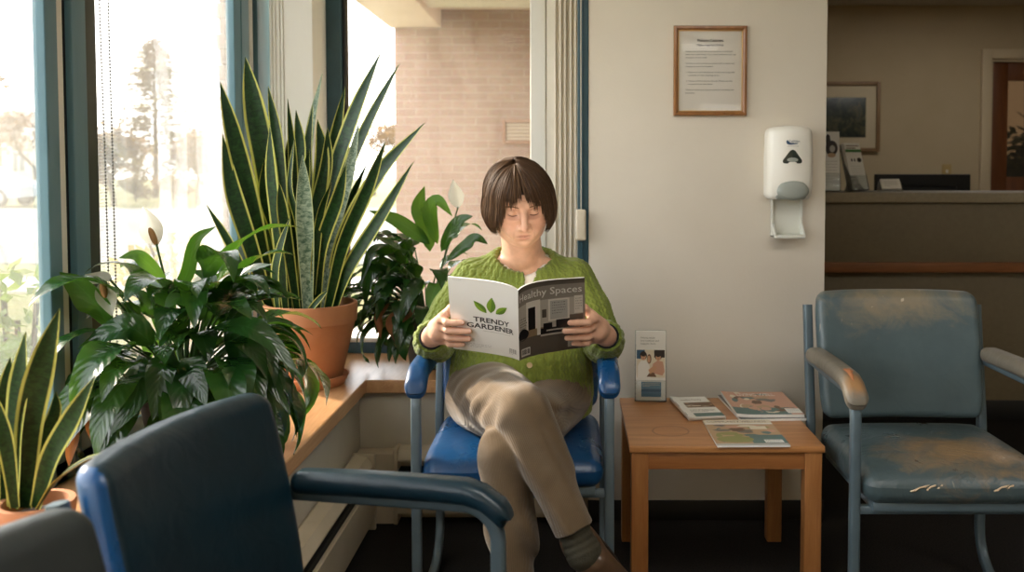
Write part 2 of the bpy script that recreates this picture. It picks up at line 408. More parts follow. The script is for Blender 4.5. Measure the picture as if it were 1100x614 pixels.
# two bead chains hanging in the left window
m_bead = mat('steel_beads', srgb(70,66,60), .4, metal=.4)
for q, (px_, lab) in enumerate(((110.5, 'beaded blind chain, the one nearer the dark sash'), (119.5, 'beaded blind chain, the one farther from the dark sash'))):
    Y = 2.36+.035*q; x = at(px_, 140, Y).x
    c = bpy.data.objects.new('tmp', None); bpy.data.objects.remove(c)
    m = MB(); z = .62
    while z < 2.3:
        m.ball((.006*math.sin(z*2.1)*(.5 if q else 1), 0, z), .0030, 6, 4); z += .0086
    m.tube([(.006*math.sin(t*2.1)*(.5 if q else 1), 0, t) for t in (.62+i*.112 for i in range(16))], .0006, 4)
    o = m.build('bead_chain', m_bead, None); o.location = (x, Y, 0)
    tag(o, lab, 'blind chain', 'bead chains in the left window')
# ------------------------------------------------------------------ baseboard heaters
def heater(name, length, label):
    """runs along +x, back against y = 0, front towards -y"""
    m = MB(); prof = [(0,.0), (0,.205), (-.012,.212), (-.05,.205), (-.068,.183), (-.068,.178), (-.05,.198), (-.012,.205), (-.006,.0)]
    m.prism([(0,y,z) for y, z in prof], (length,0,0)); hd = m.build(name, m_heater, None, angle=25)
    tag(hd, label, 'heater', 'baseboard heaters')
    m = MB(); m.box(.004, length-.004, -.073, -.066, .03, .135, .003, 2); m.box(.004, length-.004, -.075, -.060, .130, .139, .003, 1)
    m.build('front_panel', m_heater, hd)
    m = MB(); k = 0.01
    m.box(.004, length-.004, -.058, -.008, .06, .15, .002, 1); m.build('heating_fins', m_black, hd)
    for x in (0, length):
        m = MB(); m.box(x-.007, x+.008, -.076, 0, 0, .213, .004, 2); m.build('end_cap', m_heater, hd)
    return hd
h1 = heater('baseboard_heater', 3.9, 'long beige baseboard heater under the wooden ledge along the left window'); h1.location = (-.728, 3.04, 0); h1.rotation_euler.z = -PI/2
h1.scale = (1, -1, 1.2)
h1.rotation_euler.z = -PI/2
h2 = heater('baseboard_heater', .62, 'short beige baseboard heater behind the woman\'s chair'); h2.location = (-.595, 3.153, 0); h2.scale = (1, 1, 1.2)
m = MB(); m.box(-.729, -.600, 3.085, 3.153, .0, .24, .004, 2); m.box(-.729, -.66, 3.045, 3.10, .0, .24, .004, 2)
tag(m.build('heater_corner_cover', m_heater, None), 'plain beige corner cover joining the two baseboard heaters', 'heater cover')
# ================================================================== RECEPTION
m_ctop = mat('counter_top', srgb(150,138,114), .5, col2=srgb(136,124,100), nscale=60.)
m_cpanel = mat('counter_laminate', srgb(120,108,84), .6, col2=srgb(112,100,76), nscale=50., bscale=200., bstr=.1)
m_ctrim = wood('counter_trim_wood', srgb(112,68,34), srgb(146,94,54), axis=0, rough=.4)
rc = thing('reception_counter', 'tan laminate reception counter with a reddish wood strip', 'counter', (2.6, 4.35, 0))
m = MB(); m.box(-1.74, 1.98, -.02, .36, 1.035, 1.083, .005, 2); m.build('counter_top', m_ctop, rc)
m = MB(); m.box(-1.73, 1.95, .01, .10, .755, 1.036, .003, 1); m.build('upper_panel', m_cpanel, rc)
m = MB(); m.box(-1.735, 1.96, -.012, .10, .708, .756, .004, 2); m.build('wood_strip', m_ctrim, rc)
m = MB(); m.box(-1.73, 1.95, .05, .12, .0, .709, .003, 1); m.build('lower_panel', m_cpanel, rc)
m = MB(); m.box(-1.73, 1.95, .04, .06, .0, .09, .002, 1); m.build('kick_strip', m_rubber, rc)
dk = thing('reception_desk', 'work desk hidden behind the tan reception counter', 'desk', (2.6, 5.0, 0))
m = MB(); m.box(-1.4, 1.6, -.3, .35, .72, .75, .004, 2); m.build('desk_top', m_ctop, dk)
for x in (-1.35, 1.5):
    m = MB(); m.box(x, x+.04, -.28, .32, 0, .72, .003); m.build('side_panel', m_cpanel, dk)
# monitor seen from behind
m_mon = mat('monitor_plastic', srgb(9,9,10), .6, bscale=220., bstr=.1)
a, b = at(940, 187, 5.0), at(1042, 187, 5.0)
mo = thing('computer_monitor', 'black computer monitor seen from behind over the reception counter', 'monitor', ((a.x+b.x)/2, 5.0, .75))
hw = (b.x-a.x)/2; zt = a.z-.75
m = MB(); m.box(-hw, hw, -.012, .02, zt-.31, zt, .006, 2); m.box(-hw*.7, hw*.7, -.03, 0, zt-.26, zt-.06, .012, 2); m.build('screen_housing', m_mon, mo)
m = MB(); m.box(-.04, .04, -.03, 0, .01, zt-.2, .006, 2); m.build('stand_neck', m_mon, mo)
m = MB(); m.box(-.13, .13, -.10, .10, 0, .015, .006, 2); m.build('stand_base', m_mon, mo)
# framed landscape on the reception wall
m_pfr = wood('picture_frame_wood', srgb(112,84,54), srgb(150,118,80), axis=2, rough=.45)
m_mat = mat('picture_mount_card', srgb(205,190,160), .9)
def landscape(name, stops, sc=5.):
    m, nt, bs = newmat(name); tc = N(nt, 'ShaderNodeTexCoord')
    n1 = N(nt, 'ShaderNodeTexNoise', Scale=sc, Detail=6., Roughness=.7, Distortion=.8); L(nt, tc, 'Object', n1, 'Vector')
    rp = ramp(nt, stops); L(nt, n1, 'Fac', rp, 'Fac'); L(nt, rp, 'Color', bs, 'Base Color'); bs.inputs['Roughness'].default_value = .35
    return m
m_land = landscape('landscape_print', [(.35, srgb(26,34,36)), (.5, srgb(52,60,52)), (.6, srgb(96,92,70)), (.7, srgb(60,72,72))], 9.)
a, b = at(945, 88, 7.2), at(930, 163, 7.2)
pw, ph = .66, a.z-b.z
fp = thing('framed_picture', 'wood-framed dark landscape print hanging on the reception wall', 'picture', (a.x-pw/2, 7.19, (a.z+b.z)/2))
m = MB()
for (x0, x1, z0, z1) in ((-pw/2,-pw/2+.03,-ph/2,ph/2), (pw/2-.03,pw/2,-ph/2,ph/2), (-pw/2+.03,pw/2-.03,-ph/2,-ph/2+.03), (-pw/2+.03,pw/2-.03,ph/2-.03,ph/2)):
    m.box(x0, x1, -.025, .01, z0, z1, .005, 2)
m.build('picture_frame', m_pfr, fp)
m = MB(); m.box(-pw/2+.02, pw/2-.02, -.010, .0, -ph/2+.02, ph/2-.02, .001); m.build('mount', m_mat, fp)
m = MB(); m.box(-pw/2+.11, pw/2-.11, -.0135, -.010, -ph/2+.11, ph/2-.12, .0005); m.build('print', m_land, fp)
# switch plate
a = at(1017, 184, 7.19); m = MB(); m.box(-.035, .035, -.008, .01, -.055, .055, .004, 2)
sw = m.build('switch_plate', mat('beige_plastic', srgb(176,150,96), .4), None, loc=(a.x, 7.196, a.z)); tag(sw, 'small yellowish switch plate on the reception wall', 'switch')
m = MB(); m.box(-.007, .007, -.016, -.006, -.012, .014, .002, 2); m.build('toggle', m_white, sw)
# door with a glass light, and its casing
m_door = wood('door_wood', srgb(84,44,18), srgb(122,70,32), axis=2, scale=.5, rough=.4)
m_case = mat('door_casing_paint', srgb(200,182,150), .5)
m = MB(); cw = .075
m.box(dx0-cw, dx0, 7.17, 7.22, 0, dz1+cw, .006, 2); m.box(dx1, dx1+cw, 7.17, 7.22, 0, dz1+cw, .006, 2); m.box(dx0-.001, dx1+.001, 7.17, 7.22, dz1, dz1+cw, .006, 2)
m.box(dx0-.002, dx0+.02, 7.2, 7.31, 0, dz1, .003); m.box(dx1-.02, dx1+.002, 7.2, 7.31, 0, dz1, .003); m.box(dx0, dx1, 7.2, 7.31, dz1-.02, dz1, .003)
struct('trim_4', m, m_case)
gx0, gx1, gz0, gz1 = 3.37, 3.94, 1.125, 1.87
m = MB(); y0, y1 = 7.235, 7.275
m.box(dx0+.02, gx0, y0, y1, .005, dz1-.02, .002); m.box(gx1, dx1-.02, y0, y1, .005, dz1-.02, .002)
m.box(gx0, gx1, y0, y1, .005, gz0, .002); m.box(gx0, gx1, y0, y1, gz1, dz1-.02, .002)
d1 = struct('door_1', m, m_door)
m = MB(); m.box(gx0-.002, gx1+.002, 7.252, 7.258, gz0-.002, gz1+.002, .0005); m.build('pane', glassmat('door_glass', tint=(.15,.115,.08), dust=.01), d1)
m = MB(); m.ball((dx1-.09, 7.19, 1.0), .028); m.tube([(dx1-.09, 7.19, 1.0), (dx1-.09, 7.24, 1.0)], .012); m.build('knob', mat('brass', srgb(150,110,60), .3, metal=1.), d1)
# ================================================================== OUTSIDE
def brick(name, c1, c2, mort, plane='XZ'):
    m, nt, bs = newmat(name); tc = N(nt, 'ShaderNodeTexCoord'); sp = N(nt, 'ShaderNodeSeparateXYZ'); cb = N(nt, 'ShaderNodeCombineXYZ')
    L(nt, tc, 'Object', sp, 0); ad = N(nt, 'ShaderNodeMath'); ad.operation = 'ADD'; L(nt, sp, 'X', ad, 0); L(nt, sp, 'Y', ad, 1)
    L(nt, ad, 0, cb, 'X'); L(nt, sp, 'Z', cb, 'Y')
    br = N(nt, 'ShaderNodeTexBrick', Scale=1., Mortar__Size=.006, Brick__Width=.205, Row__Height=.068, Mortar__Smooth=.2, Bias=-.1)
    br.inputs['Color1'].default_value = c4(c1); br.inputs['Color2'].default_value = c4(c2); br.inputs['Mortar'].default_value = c4(mort)
    L(nt, cb, 0, br, 'Vector'); nz = N(nt, 'ShaderNodeTexNoise', Scale=30., Detail=3.); L(nt, tc, 'Object', nz, 'Vector')
    mx = N(nt, 'ShaderNodeMix', i0=.18); mx.data_type = 'RGBA'; mx.blend_type = 'OVERLAY'; L(nt, br, 'Color', mx, 6); L(nt, nz, 'Color', mx, 7)
    L(nt, mx, 2, bs, 'Base Color'); bs.inputs['Roughness'].default_value = .85
    bp = N(nt, 'ShaderNodeBump', Strength=.5, Distance=.006); bp.invert = True; L(nt, br, 'Fac', bp, 'Height'); L(nt, bp, 0, bs, 'Normal')
    return m
m_brick = brick('tan_brick', srgb(157,130,113), srgb(147,120,104), srgb(162,140,126))
m_soffit = mat('soffit_board', srgb(236,220,210), .8, col2=srgb(228,210,198), nscale=3.)
m_grass = mat('dry_grass', srgb(90,98,50), .95, col2=srgb(120,114,70), nscale=1.2, bscale=30., bstr=.5)
m_road = mat('asphalt', srgb(112,110,106), .9, col2=srgb(128,125,120), nscale=2.)
m_conc = mat('concrete', srgb(196,190,178), .85, col2=srgb(182,176,164), nscale=3.)
m = MB(); m.box(-90, 40, -30, 110, -.45, -.2, .001); struct('ground', m, m_grass)
m = MB(); m.box(-90, 40, 13.4, 31.5, -.21, -.185, .004); struct('road', m, m_road)
m = MB(); m.box(-90, -1.9, 10.3, 11.6, -.21, -.17, .004); struct('sidewalk', m, m_conc)
m = MB(); m.box(-1.85, .72, 3.72, 8.05, -.21, -.165, .004); struct('path', m, m_conc)  # pale slab added to bounce neutral light up onto the soffit
m = MB(); m.box(-1.52, 2.2, 8.0, 8.4, -.3, 2.75, .004); m.box(-1.52, -1.1, 8.3, 13., -.3, 2.75, .004); struct('wall_wing', m, m_brick)
m = MB(); m.box(-1.56, -1.12, 3.85, 8.05, 2.39, 2.78, .006, 2); m.box(-1.12, .75, 3.75, 8.0, 2.54, 2.78, .004, 1); m.box(-1.12, .75, 3.75, 3.9, 2.40, 2.56, .004, 1); struct('roof_canopy', m, m_soffit)
m = MB()
for k in range(36):
    z = -.2+k*.0725
    if z > 2.36: break
    e = .022 if k % 2 else 0.
    m.box(-1.665-e, -1.22, 4.42, 4.72, z, z+.0705, .004, 1)
struct('pillar', m, m_brick)
# small framed opening in the brick wall
a, b = at(540, 128, 7.97), at(540, 152, 7.97)
vt = thing('wall_vent', 'small framed vent set in the tan brick wall', 'vent', (a.x+.19, 7.99, b.z))
hh = a.z-b.z
m = MB()
for q in ((-.19,-.165,-.02,hh), (.165,.19,-.02,hh), (-.165,.165,hh-.03,hh), (-.165,.165,-.02,.01)): m.box(q[0], q[1], -.035, .01, q[2], q[3], .004, 1)
m.build('vent_frame', mat('vent_paint', srgb(150,112,86), .6), vt)
m = MB()
for k in range(5): m.box(-.165, .165, -.02, .0, .012+k*(hh-.04)/5, .012+(k+.8)*(hh-.04)/5, .002, 1)
m.build('vent_louvers', mat('vent_louver', srgb(186,168,148), .6), vt)
# ================================================================== CHAIRS
def vinyl(name, col, col2, rough=.32, wear=None, wearmask=None, crease=.25):
    m, nt, bs = newmat(name); tc = N(nt, 'ShaderNodeTexCoord')
    nz = N(nt, 'ShaderNodeTexNoise', Scale=6., Detail=5., Roughness=.6); L(nt, tc, 'Object', nz, 'Vector')
    rp = ramp(nt, [(.3, col), (.7, col2)]); L(nt, nz, 'Fac', rp, 'Fac'); last = (rp, 'Color')
    bs.inputs['Roughness'].default_value = rough; bs.inputs['Specular IOR Level'].default_value = .5
    mr = N(nt, 'ShaderNodeMapRange', i1=.3, i2=.7, i3=rough-.06, i4=rough+.12); L(nt, nz, 'Fac', mr, 0); L(nt, mr, 0, bs, 'Roughness')
    if wear is not None:
        # worn bare patches: noise inside an ellipse of the object's own space
        (cx, cy, cz, sx, sy, sz), amt = wearmask
        mp = N(nt, 'ShaderNodeMapping'); mp.inputs['Location'].default_value = (-cx/sx, -cy/sy, -cz/sz); mp.inputs['Scale'].default_value = (1/sx, 1/sy, 1/sz)
        L(nt, tc, 'Object', mp, 0)
        ln = N(nt, 'ShaderNodeVectorMath'); ln.operation = 'LENGTH'; L(nt, mp, 0, ln, 0)
        n2 = N(nt, 'ShaderNodeTexNoise', Scale=11., Detail=7., Roughness=.68, Distortion=.7); L(nt, tc, 'Object', n2, 'Vector')
        m1 = N(nt, 'ShaderNodeMapRange', i1=0., i2=1.25, i3=1., i4=0.); L(nt, ln, 1, m1, 0)
        mu = N(nt, 'ShaderNodeMath'); mu.operation = 'MULTIPLY_ADD'; L(nt, n2, 'Fac', mu, 0); mu.inputs[1].default_value = 1.3
        sb = N(nt, 'ShaderNodeMath', i1=-1.05); sb.operation = 'ADD'; L(nt, m1, 0, sb, 0); L(nt, sb, 0, mu, 2)
        m2 = N(nt, 'ShaderNodeMapRange', i1=.05, i2=.5, i3=0., i4=amt); L(nt, mu, 0, m2, 0)
        mx = N(nt, 'ShaderNodeMix'); mx.data_type = 'RGBA'; L(nt, m2, 0, mx, 0); L(nt, rp, 'Color', mx, 6); mx.inputs[7].default_value = c4(wear)
        # pale scratches
        mp2 = N(nt, 'ShaderNodeMapping'); mp2.inputs['Scale'].default_value = (26, 8, 8); mp2.inputs['Rotation'].default_value = (0, 0, .9); L(nt, tc, 'Object', mp2, 0)
        n3 = N(nt, 'ShaderNodeTexNoise', Scale=1.3, Detail=2., Distortion=1.5); L(nt, mp2, 0, n3, 'Vector')
        m3 = N(nt, 'ShaderNodeMapRange', i1=.70, i2=.74, i3=0., i4=.7); L(nt, n3, 'Fac', m3, 0)
        m4 = N(nt, 'ShaderNodeMath'); m4.operation = 'MULTIPLY'; L(nt, m3, 0, m4, 0); L(nt, m1, 0, m4, 1)
        mx2 = N(nt, 'ShaderNodeMix'); mx2.data_type = 'RGBA'; L(nt, m4, 0, mx2, 0); L(nt, mx, 2, mx2, 6); mx2.inputs[7].default_value = c4(srgb(206,190,166))
        L(nt, mx2, 2, bs, 'Base Color')
    else: L(nt, rp, 'Color', bs, 'Base Color')
    b1 = N(nt, 'ShaderNodeTexNoise', Scale=320., Detail=2.); L(nt, tc, 'Object', b1, 'Vector')
    b2 = N(nt, 'ShaderNodeTexNoise', Scale=14., Detail=4., Distortion=1.6); L(nt, tc, 'Object', b2, 'Vector')
    p1 = N(nt, 'ShaderNodeBump', Strength=.12, Distance=.001); L(nt, b1, 'Fac', p1, 'Height')
    p2 = N(nt, 'ShaderNodeBump', Strength=crease, Distance=.006); L(nt, b2, 'Fac', p2, 'Height'); L(nt, p1, 0, p2, 'Normal'); L(nt, p2, 0, bs, 'Normal')
    return m
m_vblue = vinyl('blue_vinyl', srgb(20,74,122), srgb(16,62,108), .28)
m_vnavy = vinyl('navy_vinyl', srgb(16,43,56), srgb(12,35,46), .30)
m_vgrey = vinyl('dark_grey_vinyl', srgb(52,58,58), srgb(42,48,50), .36)
m_vworn_s = vinyl('worn_vinyl_seat', srgb(76,88,90), srgb(58,74,78), .30, wear=srgb(152,122,84), wearmask=((.05,-.12,.46,.34,.24,.2), .9), crease=.6)
m_vworn_b = vinyl('worn_vinyl_back', srgb(80,96,100), srgb(66,82,86), .34, wear=srgb(140,124,96), wearmask=((.0,.2,.82,.40,.4,.16), .7), crease=.35)
m_vworn_a = vinyl('worn_armrest', srgb(120,112,98), srgb(104,98,86), .42, wear=srgb(150,112,72), wearmask=((-.25,-.2,.66,.05,.06,.06), .9), crease=.4)
m_frame_b = mat('grey_blue_enamel', srgb(112,128,138), .38, metal=.25, col2=srgb(98,114,124), nscale=12.)
m_frame_n = mat('slate_enamel', srgb(92,108,116), .4, metal=.2, col2=srgb(80,96,104), nscale=12.)
m_wearpatch = mat('torn_padding', srgb(142,84,48), .85, col2=srgb(176,120,80), nscale=60., bscale=120., bstr=.6)
m_tape = mat('cracked_vinyl_lining', srgb(214,190,160), .8, col2=srgb(190,164,134), nscale=80.)
CH = dict(hw=.252, fy=-.215, ry=.215, az=.637)
def chair(name, label, loc, rz, m_seat, m_back, m_arm, m_frame, group=None, worn=False, m_lit_end=None):
    t = thing(name, label, 'chair', loc, rz, group or 'waiting room chairs')
    hw, fy, ry, az = CH['hw'], CH['fy'], CH['ry'], CH['az']
    # seat cushion with waterfall front
    def fs(p):
        u, v = p.x/.238, (p.y+.03)/.235
        k = max(0, 1-u**4)*max(0, 1-v**4)
        z = p.z + (.016*k if p.z > .42 else -.004*k)
        w = max(0, (-.15-p.y)/.115); z -= .022*w*w*(1 if p.z > .42 else .0)
        return (p.x*math.sqrt(1-.05*v**4), -.03+(p.y+.03)*math.sqrt(1-.06*u**4), z)
    m = MB(); m.box(-.238, .238, -.265, .205, .372, .452, .034, 5, 0, fn=fs, n=(14, 14, 3)); st = m.build('seat', m_seat, t, angle=60)
    if worn:   # split seams at the front edge showing pale lining
        for (x, dx, y) in ((-.115, .034, -.263), (-.085, .024, -.258), (.085, .030, -.262), (.11, .02, -.256), (-.06, .015, -.255)):
            m = MB(); pts = [(x+dx*s*1.0, y+.012*abs(s)-.006+.003*math.sin(9*s), .418+.012*s-.006*s*s) for s in (-1, -.6, -.2, .2, .6, 1)]
            m.tube(pts, [.0006, .0018, .0028, .0020, .0026, .0005], 6); m.build('cracked_edge', m_tape, st)
    m = MB(); m.box(-.215, .215, -.245, .19, .352, .376, .004, 1); m.build('seat_pan', m_frame, t)
    # backrest, dished and leaning back
    def fb(p):
        u, v = p.x/.238, (p.z-.655)/.18
        x = p.x*math.sqrt(1-.07*v**4)*(1+.012*v); z = .655+(p.z-.655)*math.sqrt(1-.05*u**4)
        f = (p.y < .2)
        y = p.y - .030*u*u + (-.010*max(0,1-u*u)*max(0,1-v*v) if f else .004*(1-u*u)) + .06*((z-.475)/.36) + .015*((z-.475)/.36)**2
        return (x, y, z)
    m = MB(); m.box(-.238, .238, .168, .226, .472, .836, .027, 4, 0, fn=fb, n=(14, 2, 12)); bk = m.build('backrest', [m_back, m_lit_end or m_back], t, angle=60)
    if m_lit_end:
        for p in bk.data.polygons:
            if p.normal.x < -.36: p.material_index = 1  # window light on the near end, put in as brighter vinyl
    prof = rrect(.026, .026, .007)
    for sx in (-1, 1):
        x = sx*hw
        path = fillet([(x, ry+.055, .79), (x, ry, .44), (x, ry, .013), (x, fy, .013), (x, fy, az), (x, ry+.028, az)], [.3, .13, .06, .065], 8)
        m = MB(); m.sweep(path, prof, 0, B=(1,0,0)); m.build('side_frame', m_frame, t)
        def fa(p):
            w = max(0, (-.150-p.y)/.09)
            return (p.x*1. , p.y+.012*w*w*(p.z < az+.03), p.z-.045*w*w-.004*((p.y+.03)/.2)**2)
        m = MB(); m.box(x-.029, x+.029, -.242, .185, az+.004, az+.048, .020, 4, 0, fn=fa, n=(2, 12, 1)); ar = m.build('armrest', m_arm, t, angle=60)
        if worn:
            m = MB()
            def fg(u, v): 
                q = 2*PI*u; rr = v*(1+.25*math.sin(3*q)+.15*math.sin(7*q+1))
                y = -.165+.030*rr*math.sin(q); w = max(0, (-.150-y)/.09)
                return V(x+sx*.003+.0095*rr*math.cos(q), y, az+.0518-.045*w*w-.004*((y+.03)/.2)**2 + .0012 - .0022*v**2)
            m.grid(fg, 16, 3); m.build('torn_patch', m_wearpatch, ar)
    m = MB(); m.box(-hw+.01, hw-.01, ry-.012, ry+.012, .36, .385, .005, 1); m.build('cross_bar', m_frame, t)
    m = MB(); m.box(-hw+.01, hw-.01, fy-.01, fy+.012, .338, .36, .005, 1); m.build('cross_bar', m_frame, t)
    return t
ch_w = chair('waiting_chair', 'glossy blue vinyl waiting chair the woman is sitting on', (-.156, 2.615, 0), 0, m_vblue, m_vblue, m_vblue, m_frame_b)
ch_r = chair('waiting_chair', 'empty worn grey-blue waiting chair with cracked seat beside the end table', (.955, 2.50, 0), 0, m_vworn_s, m_vworn_b, m_vworn_a, m_frame_n, worn=True)
ch_f = chair('waiting_chair', 'navy vinyl waiting chair seen side-on in front of the leafy peace lily', (-.378, 1.395, 0), R(79), m_vnavy, m_vnavy, m_vnavy, m_frame_n, m_lit_end=m_vblue)
ch_g = chair('waiting_chair', 'dark grey vinyl waiting chair cut off by the bottom left corner', (-.408, .835, 0), R(79), m_vgrey, m_vgrey, m_vgrey, m_frame_n)
ch_f.scale = ch_g.scale = (.96,)*3
# ================================================================== END TABLE
m_tab, nt, bs = newmat('table_oak'); 
tc = N(nt, 'ShaderNodeTexCoord'); mp = N(nt, 'ShaderNodeMapping'); mp.inputs['Scale'].default_value = (2.2, 26, 26); L(nt, tc, 'Object', mp, 0)
n1 = N(nt, 'ShaderNodeTexNoise', Scale=1.6, Detail=6., Roughness=.65, Distortion=.5); L(nt, mp, 0, n1, 'Vector')
rp = ramp(nt, [(.3, srgb(156,102,54)), (.7, srgb(192,136,84))]); L(nt, n1, 'Fac', rp, 0)
# a cup ring left on the top
TX0, TX1, TY0, TY1, TZ = .152, .676, 2.457, 2.985, .455
rc_ = at(721.5, 466, 2.45); rY = (CAM_H-TZ)/(466-180)*1000; rX = (721.5-615)*rY/1000
TC = ((TX0+TX1)/2, (TY0+TY1)/2)
sp = N(nt, 'ShaderNodeVectorMath'); sp.operation = 'DISTANCE'; L(nt, tc, 'Object', sp, 0); sp.inputs[1].default_value = (rX-TC[0], rY-TC[1], TZ)
nw = N(nt, 'ShaderNodeTexNoise', Scale=14.); L(nt, tc, 'Object', nw, 'Vector')
wd = N(nt, 'ShaderNodeMath', i1=.010, i2=-.005); wd.operation = 'MULTIPLY_ADD'; L(nt, nw, 'Fac', wd, 0)
ad = N(nt, 'ShaderNodeMath'); ad.operation = 'ADD'; L(nt, sp, 1, ad, 0); L(nt, wd, 0, ad, 1)
sb = N(nt, 'ShaderNodeMath', i1=.050); sb.operation = 'SUBTRACT'; L(nt, ad, 0, sb, 0)
ab = N(nt, 'ShaderNodeMath'); ab.operation = 'ABSOLUTE'; L(nt, sb, 0, ab, 0)
mr = N(nt, 'ShaderNodeMapRange', i1=.0008, i2=.004, i3=.62, i4=0.); L(nt, ab, 0, mr, 0)
mx = N(nt, 'ShaderNodeMix'); mx.data_type = 'RGBA'; L(nt, mr, 0, mx, 0); L(nt, rp, 'Color', mx, 6); mx.inputs[7].default_value = c4(srgb(104,58,26)); L(nt, mx, 2, bs, 'Base Color')
bs.inputs['Roughness'].default_value = .38; bs.inputs['Coat Weight'].default_value = .2; bs.inputs['Coat Roughness'].default_value = .3
m_tleg = wood('table_leg_oak', srgb(140,88,44), srgb(172,118,68), axis=2, rough=.4)
m_tap = wood('table_apron_oak', srgb(136,84,42), srgb(166,110,62), axis=0, rough=.4)
tb = thing('end_table', 'square oak end table with a cup ring on its top', 'table', (TC[0], TC[1], 0))
hx, hy = (TX1-TX0)/2, (TY1-TY0)/2
m = MB(); m.box(-hx, hx, -hy, hy, TZ-.018, TZ, .003, 2); m.build('table_top', m_tab, tb)
for sx in (-1, 1):
    for sy in (-1, 1):
        m = MB(); m.box(*sorted((sx*(hx-.006), sx*(hx-.052))), *sorted((sy*(hy-.006), sy*(hy-.052))), 0, TZ-.017, .003, 2); m.build('leg', m_tleg, tb)
for sy in (-1, 1):
    m = MB(); m.box(-hx+.05, hx-.05, *sorted((sy*(hy-.012), sy*(hy-.034))), TZ-.066, TZ-.017, .002, 1); m.build('apron', m_tap, tb)
for sx in (-1, 1):
    m = MB(); m.box(*sorted((sx*(hx-.012), sx*(hx-.034))), -hy+.05, hy-.05, TZ-.066, TZ-.017, .002, 1); m.build('apron', m_tap, tb)
# ================================================================== PLANTS
m_lily = leafmat('peace_lily_leaf', srgb(20,50,22), srgb(32,70,30), srgb(96,150,40), .22, .2, veins=True, spec=.7)
m_backlit = leafmat('backlit_lily_leaf', srgb(50,100,34), srgb(66,116,42), srgb(130,180,56), .36, .35, veins=True)  # light through a few lily leaves, put into a brighter green
m_stem = leafmat('leaf_stalk', srgb(52,92,40), srgb(66,108,48), srgb(110,150,60), .2, .45)
m_spathe = leafmat('spathe', srgb(244,242,232), srgb(236,234,220), (.92,.92,.84), .5, .5)
m_spadix = mat('spadix', srgb(150,106,64), .8, col2=srgb(176,134,86), nscale=90., bscale=260., bstr=.6)
m_dead = leafmat('withered_leaf', srgb(120,76,42), srgb(150,100,60), srgb(160,100,50), .2, .7)
m_terra = mat('terracotta', srgb(182,118,78), .75, col2=srgb(200,140,100), nscale=7., bscale=70., bstr=.12)
m_soil = mat('potting_soil', srgb(46,34,26), .95, col2=srgb(70,54,42), nscale=60., bscale=80., bstr=1., bdist=.01)
m_gpot = mat('grey_plastic_pot', srgb(108,106,100), .55, col2=srgb(96,94,90), nscale=5.)
m_dpot = mat('dark_plastic_pot', srgb(60,50,44), .5)
# snake plant leaf: dark centre with wavering cross bands and a yellow margin
def snakemat(name, dark, pale, edge, ew=.13, bands=.5):
    m, nt, bs = newmat(name); out = nt.nodes['Material Output']
    tc = N(nt, 'ShaderNodeTexCoord'); sp = N(nt, 'ShaderNodeSeparateXYZ'); L(nt, tc, 'UV', sp, 0)
    mp = N(nt, 'ShaderNodeMapping'); mp.inputs['Scale'].default_value = (2.2, 34, 1); L(nt, tc, 'UV', mp, 0)
    nz = N(nt, 'ShaderNodeTexNoise', Scale=1.3, Detail=4., Roughness=.65, Distortion=.9); L(nt, mp, 0, nz, 'Vector')
    rp = ramp(nt, [(.5-.12, dark), (.5+.16, pale)]); L(nt, nz, 'Fac', rp, 'Fac')
    mxb = N(nt, 'ShaderNodeMix', i0=bands); mxb.data_type = 'RGBA'; mxb.inputs[6].default_value = c4(dark); L(nt, rp, 'Color', mxb, 7)
    a = N(nt, 'ShaderNodeMath', i1=.5); a.operation = 'SUBTRACT'; L(nt, sp, 'X', a, 0)
    ab = N(nt, 'ShaderNodeMath'); ab.operation = 'ABSOLUTE'; L(nt, a, 0, ab, 0)
    mr = N(nt, 'ShaderNodeMapRange', i1=.5-ew, i2=.5-ew+.05, i3=0., i4=1.); L(nt, ab, 0, mr, 0)
    mx = N(nt, 'ShaderNodeMix'); mx.data_type = 'RGBA'; L(nt, mr, 0, mx, 0); L(nt, mxb, 2, mx, 6); mx.inputs[7].default_value = c4(edge)
    L(nt, mx, 2, bs, 'Base Color'); bs.inputs['Roughness'].default_value = .42; bs.inputs['Specular IOR Level'].default_value = .28
    bp = N(nt, 'ShaderNodeBump', Strength=.15, Distance=.002); L(nt, nz, 'Fac', bp, 'Height'); L(nt, bp, 0, bs, 'Normal')
    tl = N(nt, 'ShaderNodeBsdfTranslucent'); L(nt, mx, 2, tl, 'Color')
    ms = N(nt, 'ShaderNodeMixShader', i0=.07); L(nt, bs, 0, ms, 1); L(nt, tl, 0, ms, 2); L(nt, ms, 0, out, 'Surface')
    return m
m_snake = snakemat('snake_plant_leaf', srgb(11,40,14), srgb(44,86,34), srgb(190,190,98))
m_snakep = snakemat('snake_plant_pale_leaf', srgb(62,86,66), srgb(150,164,140), srgb(176,182,130), .08, .95)
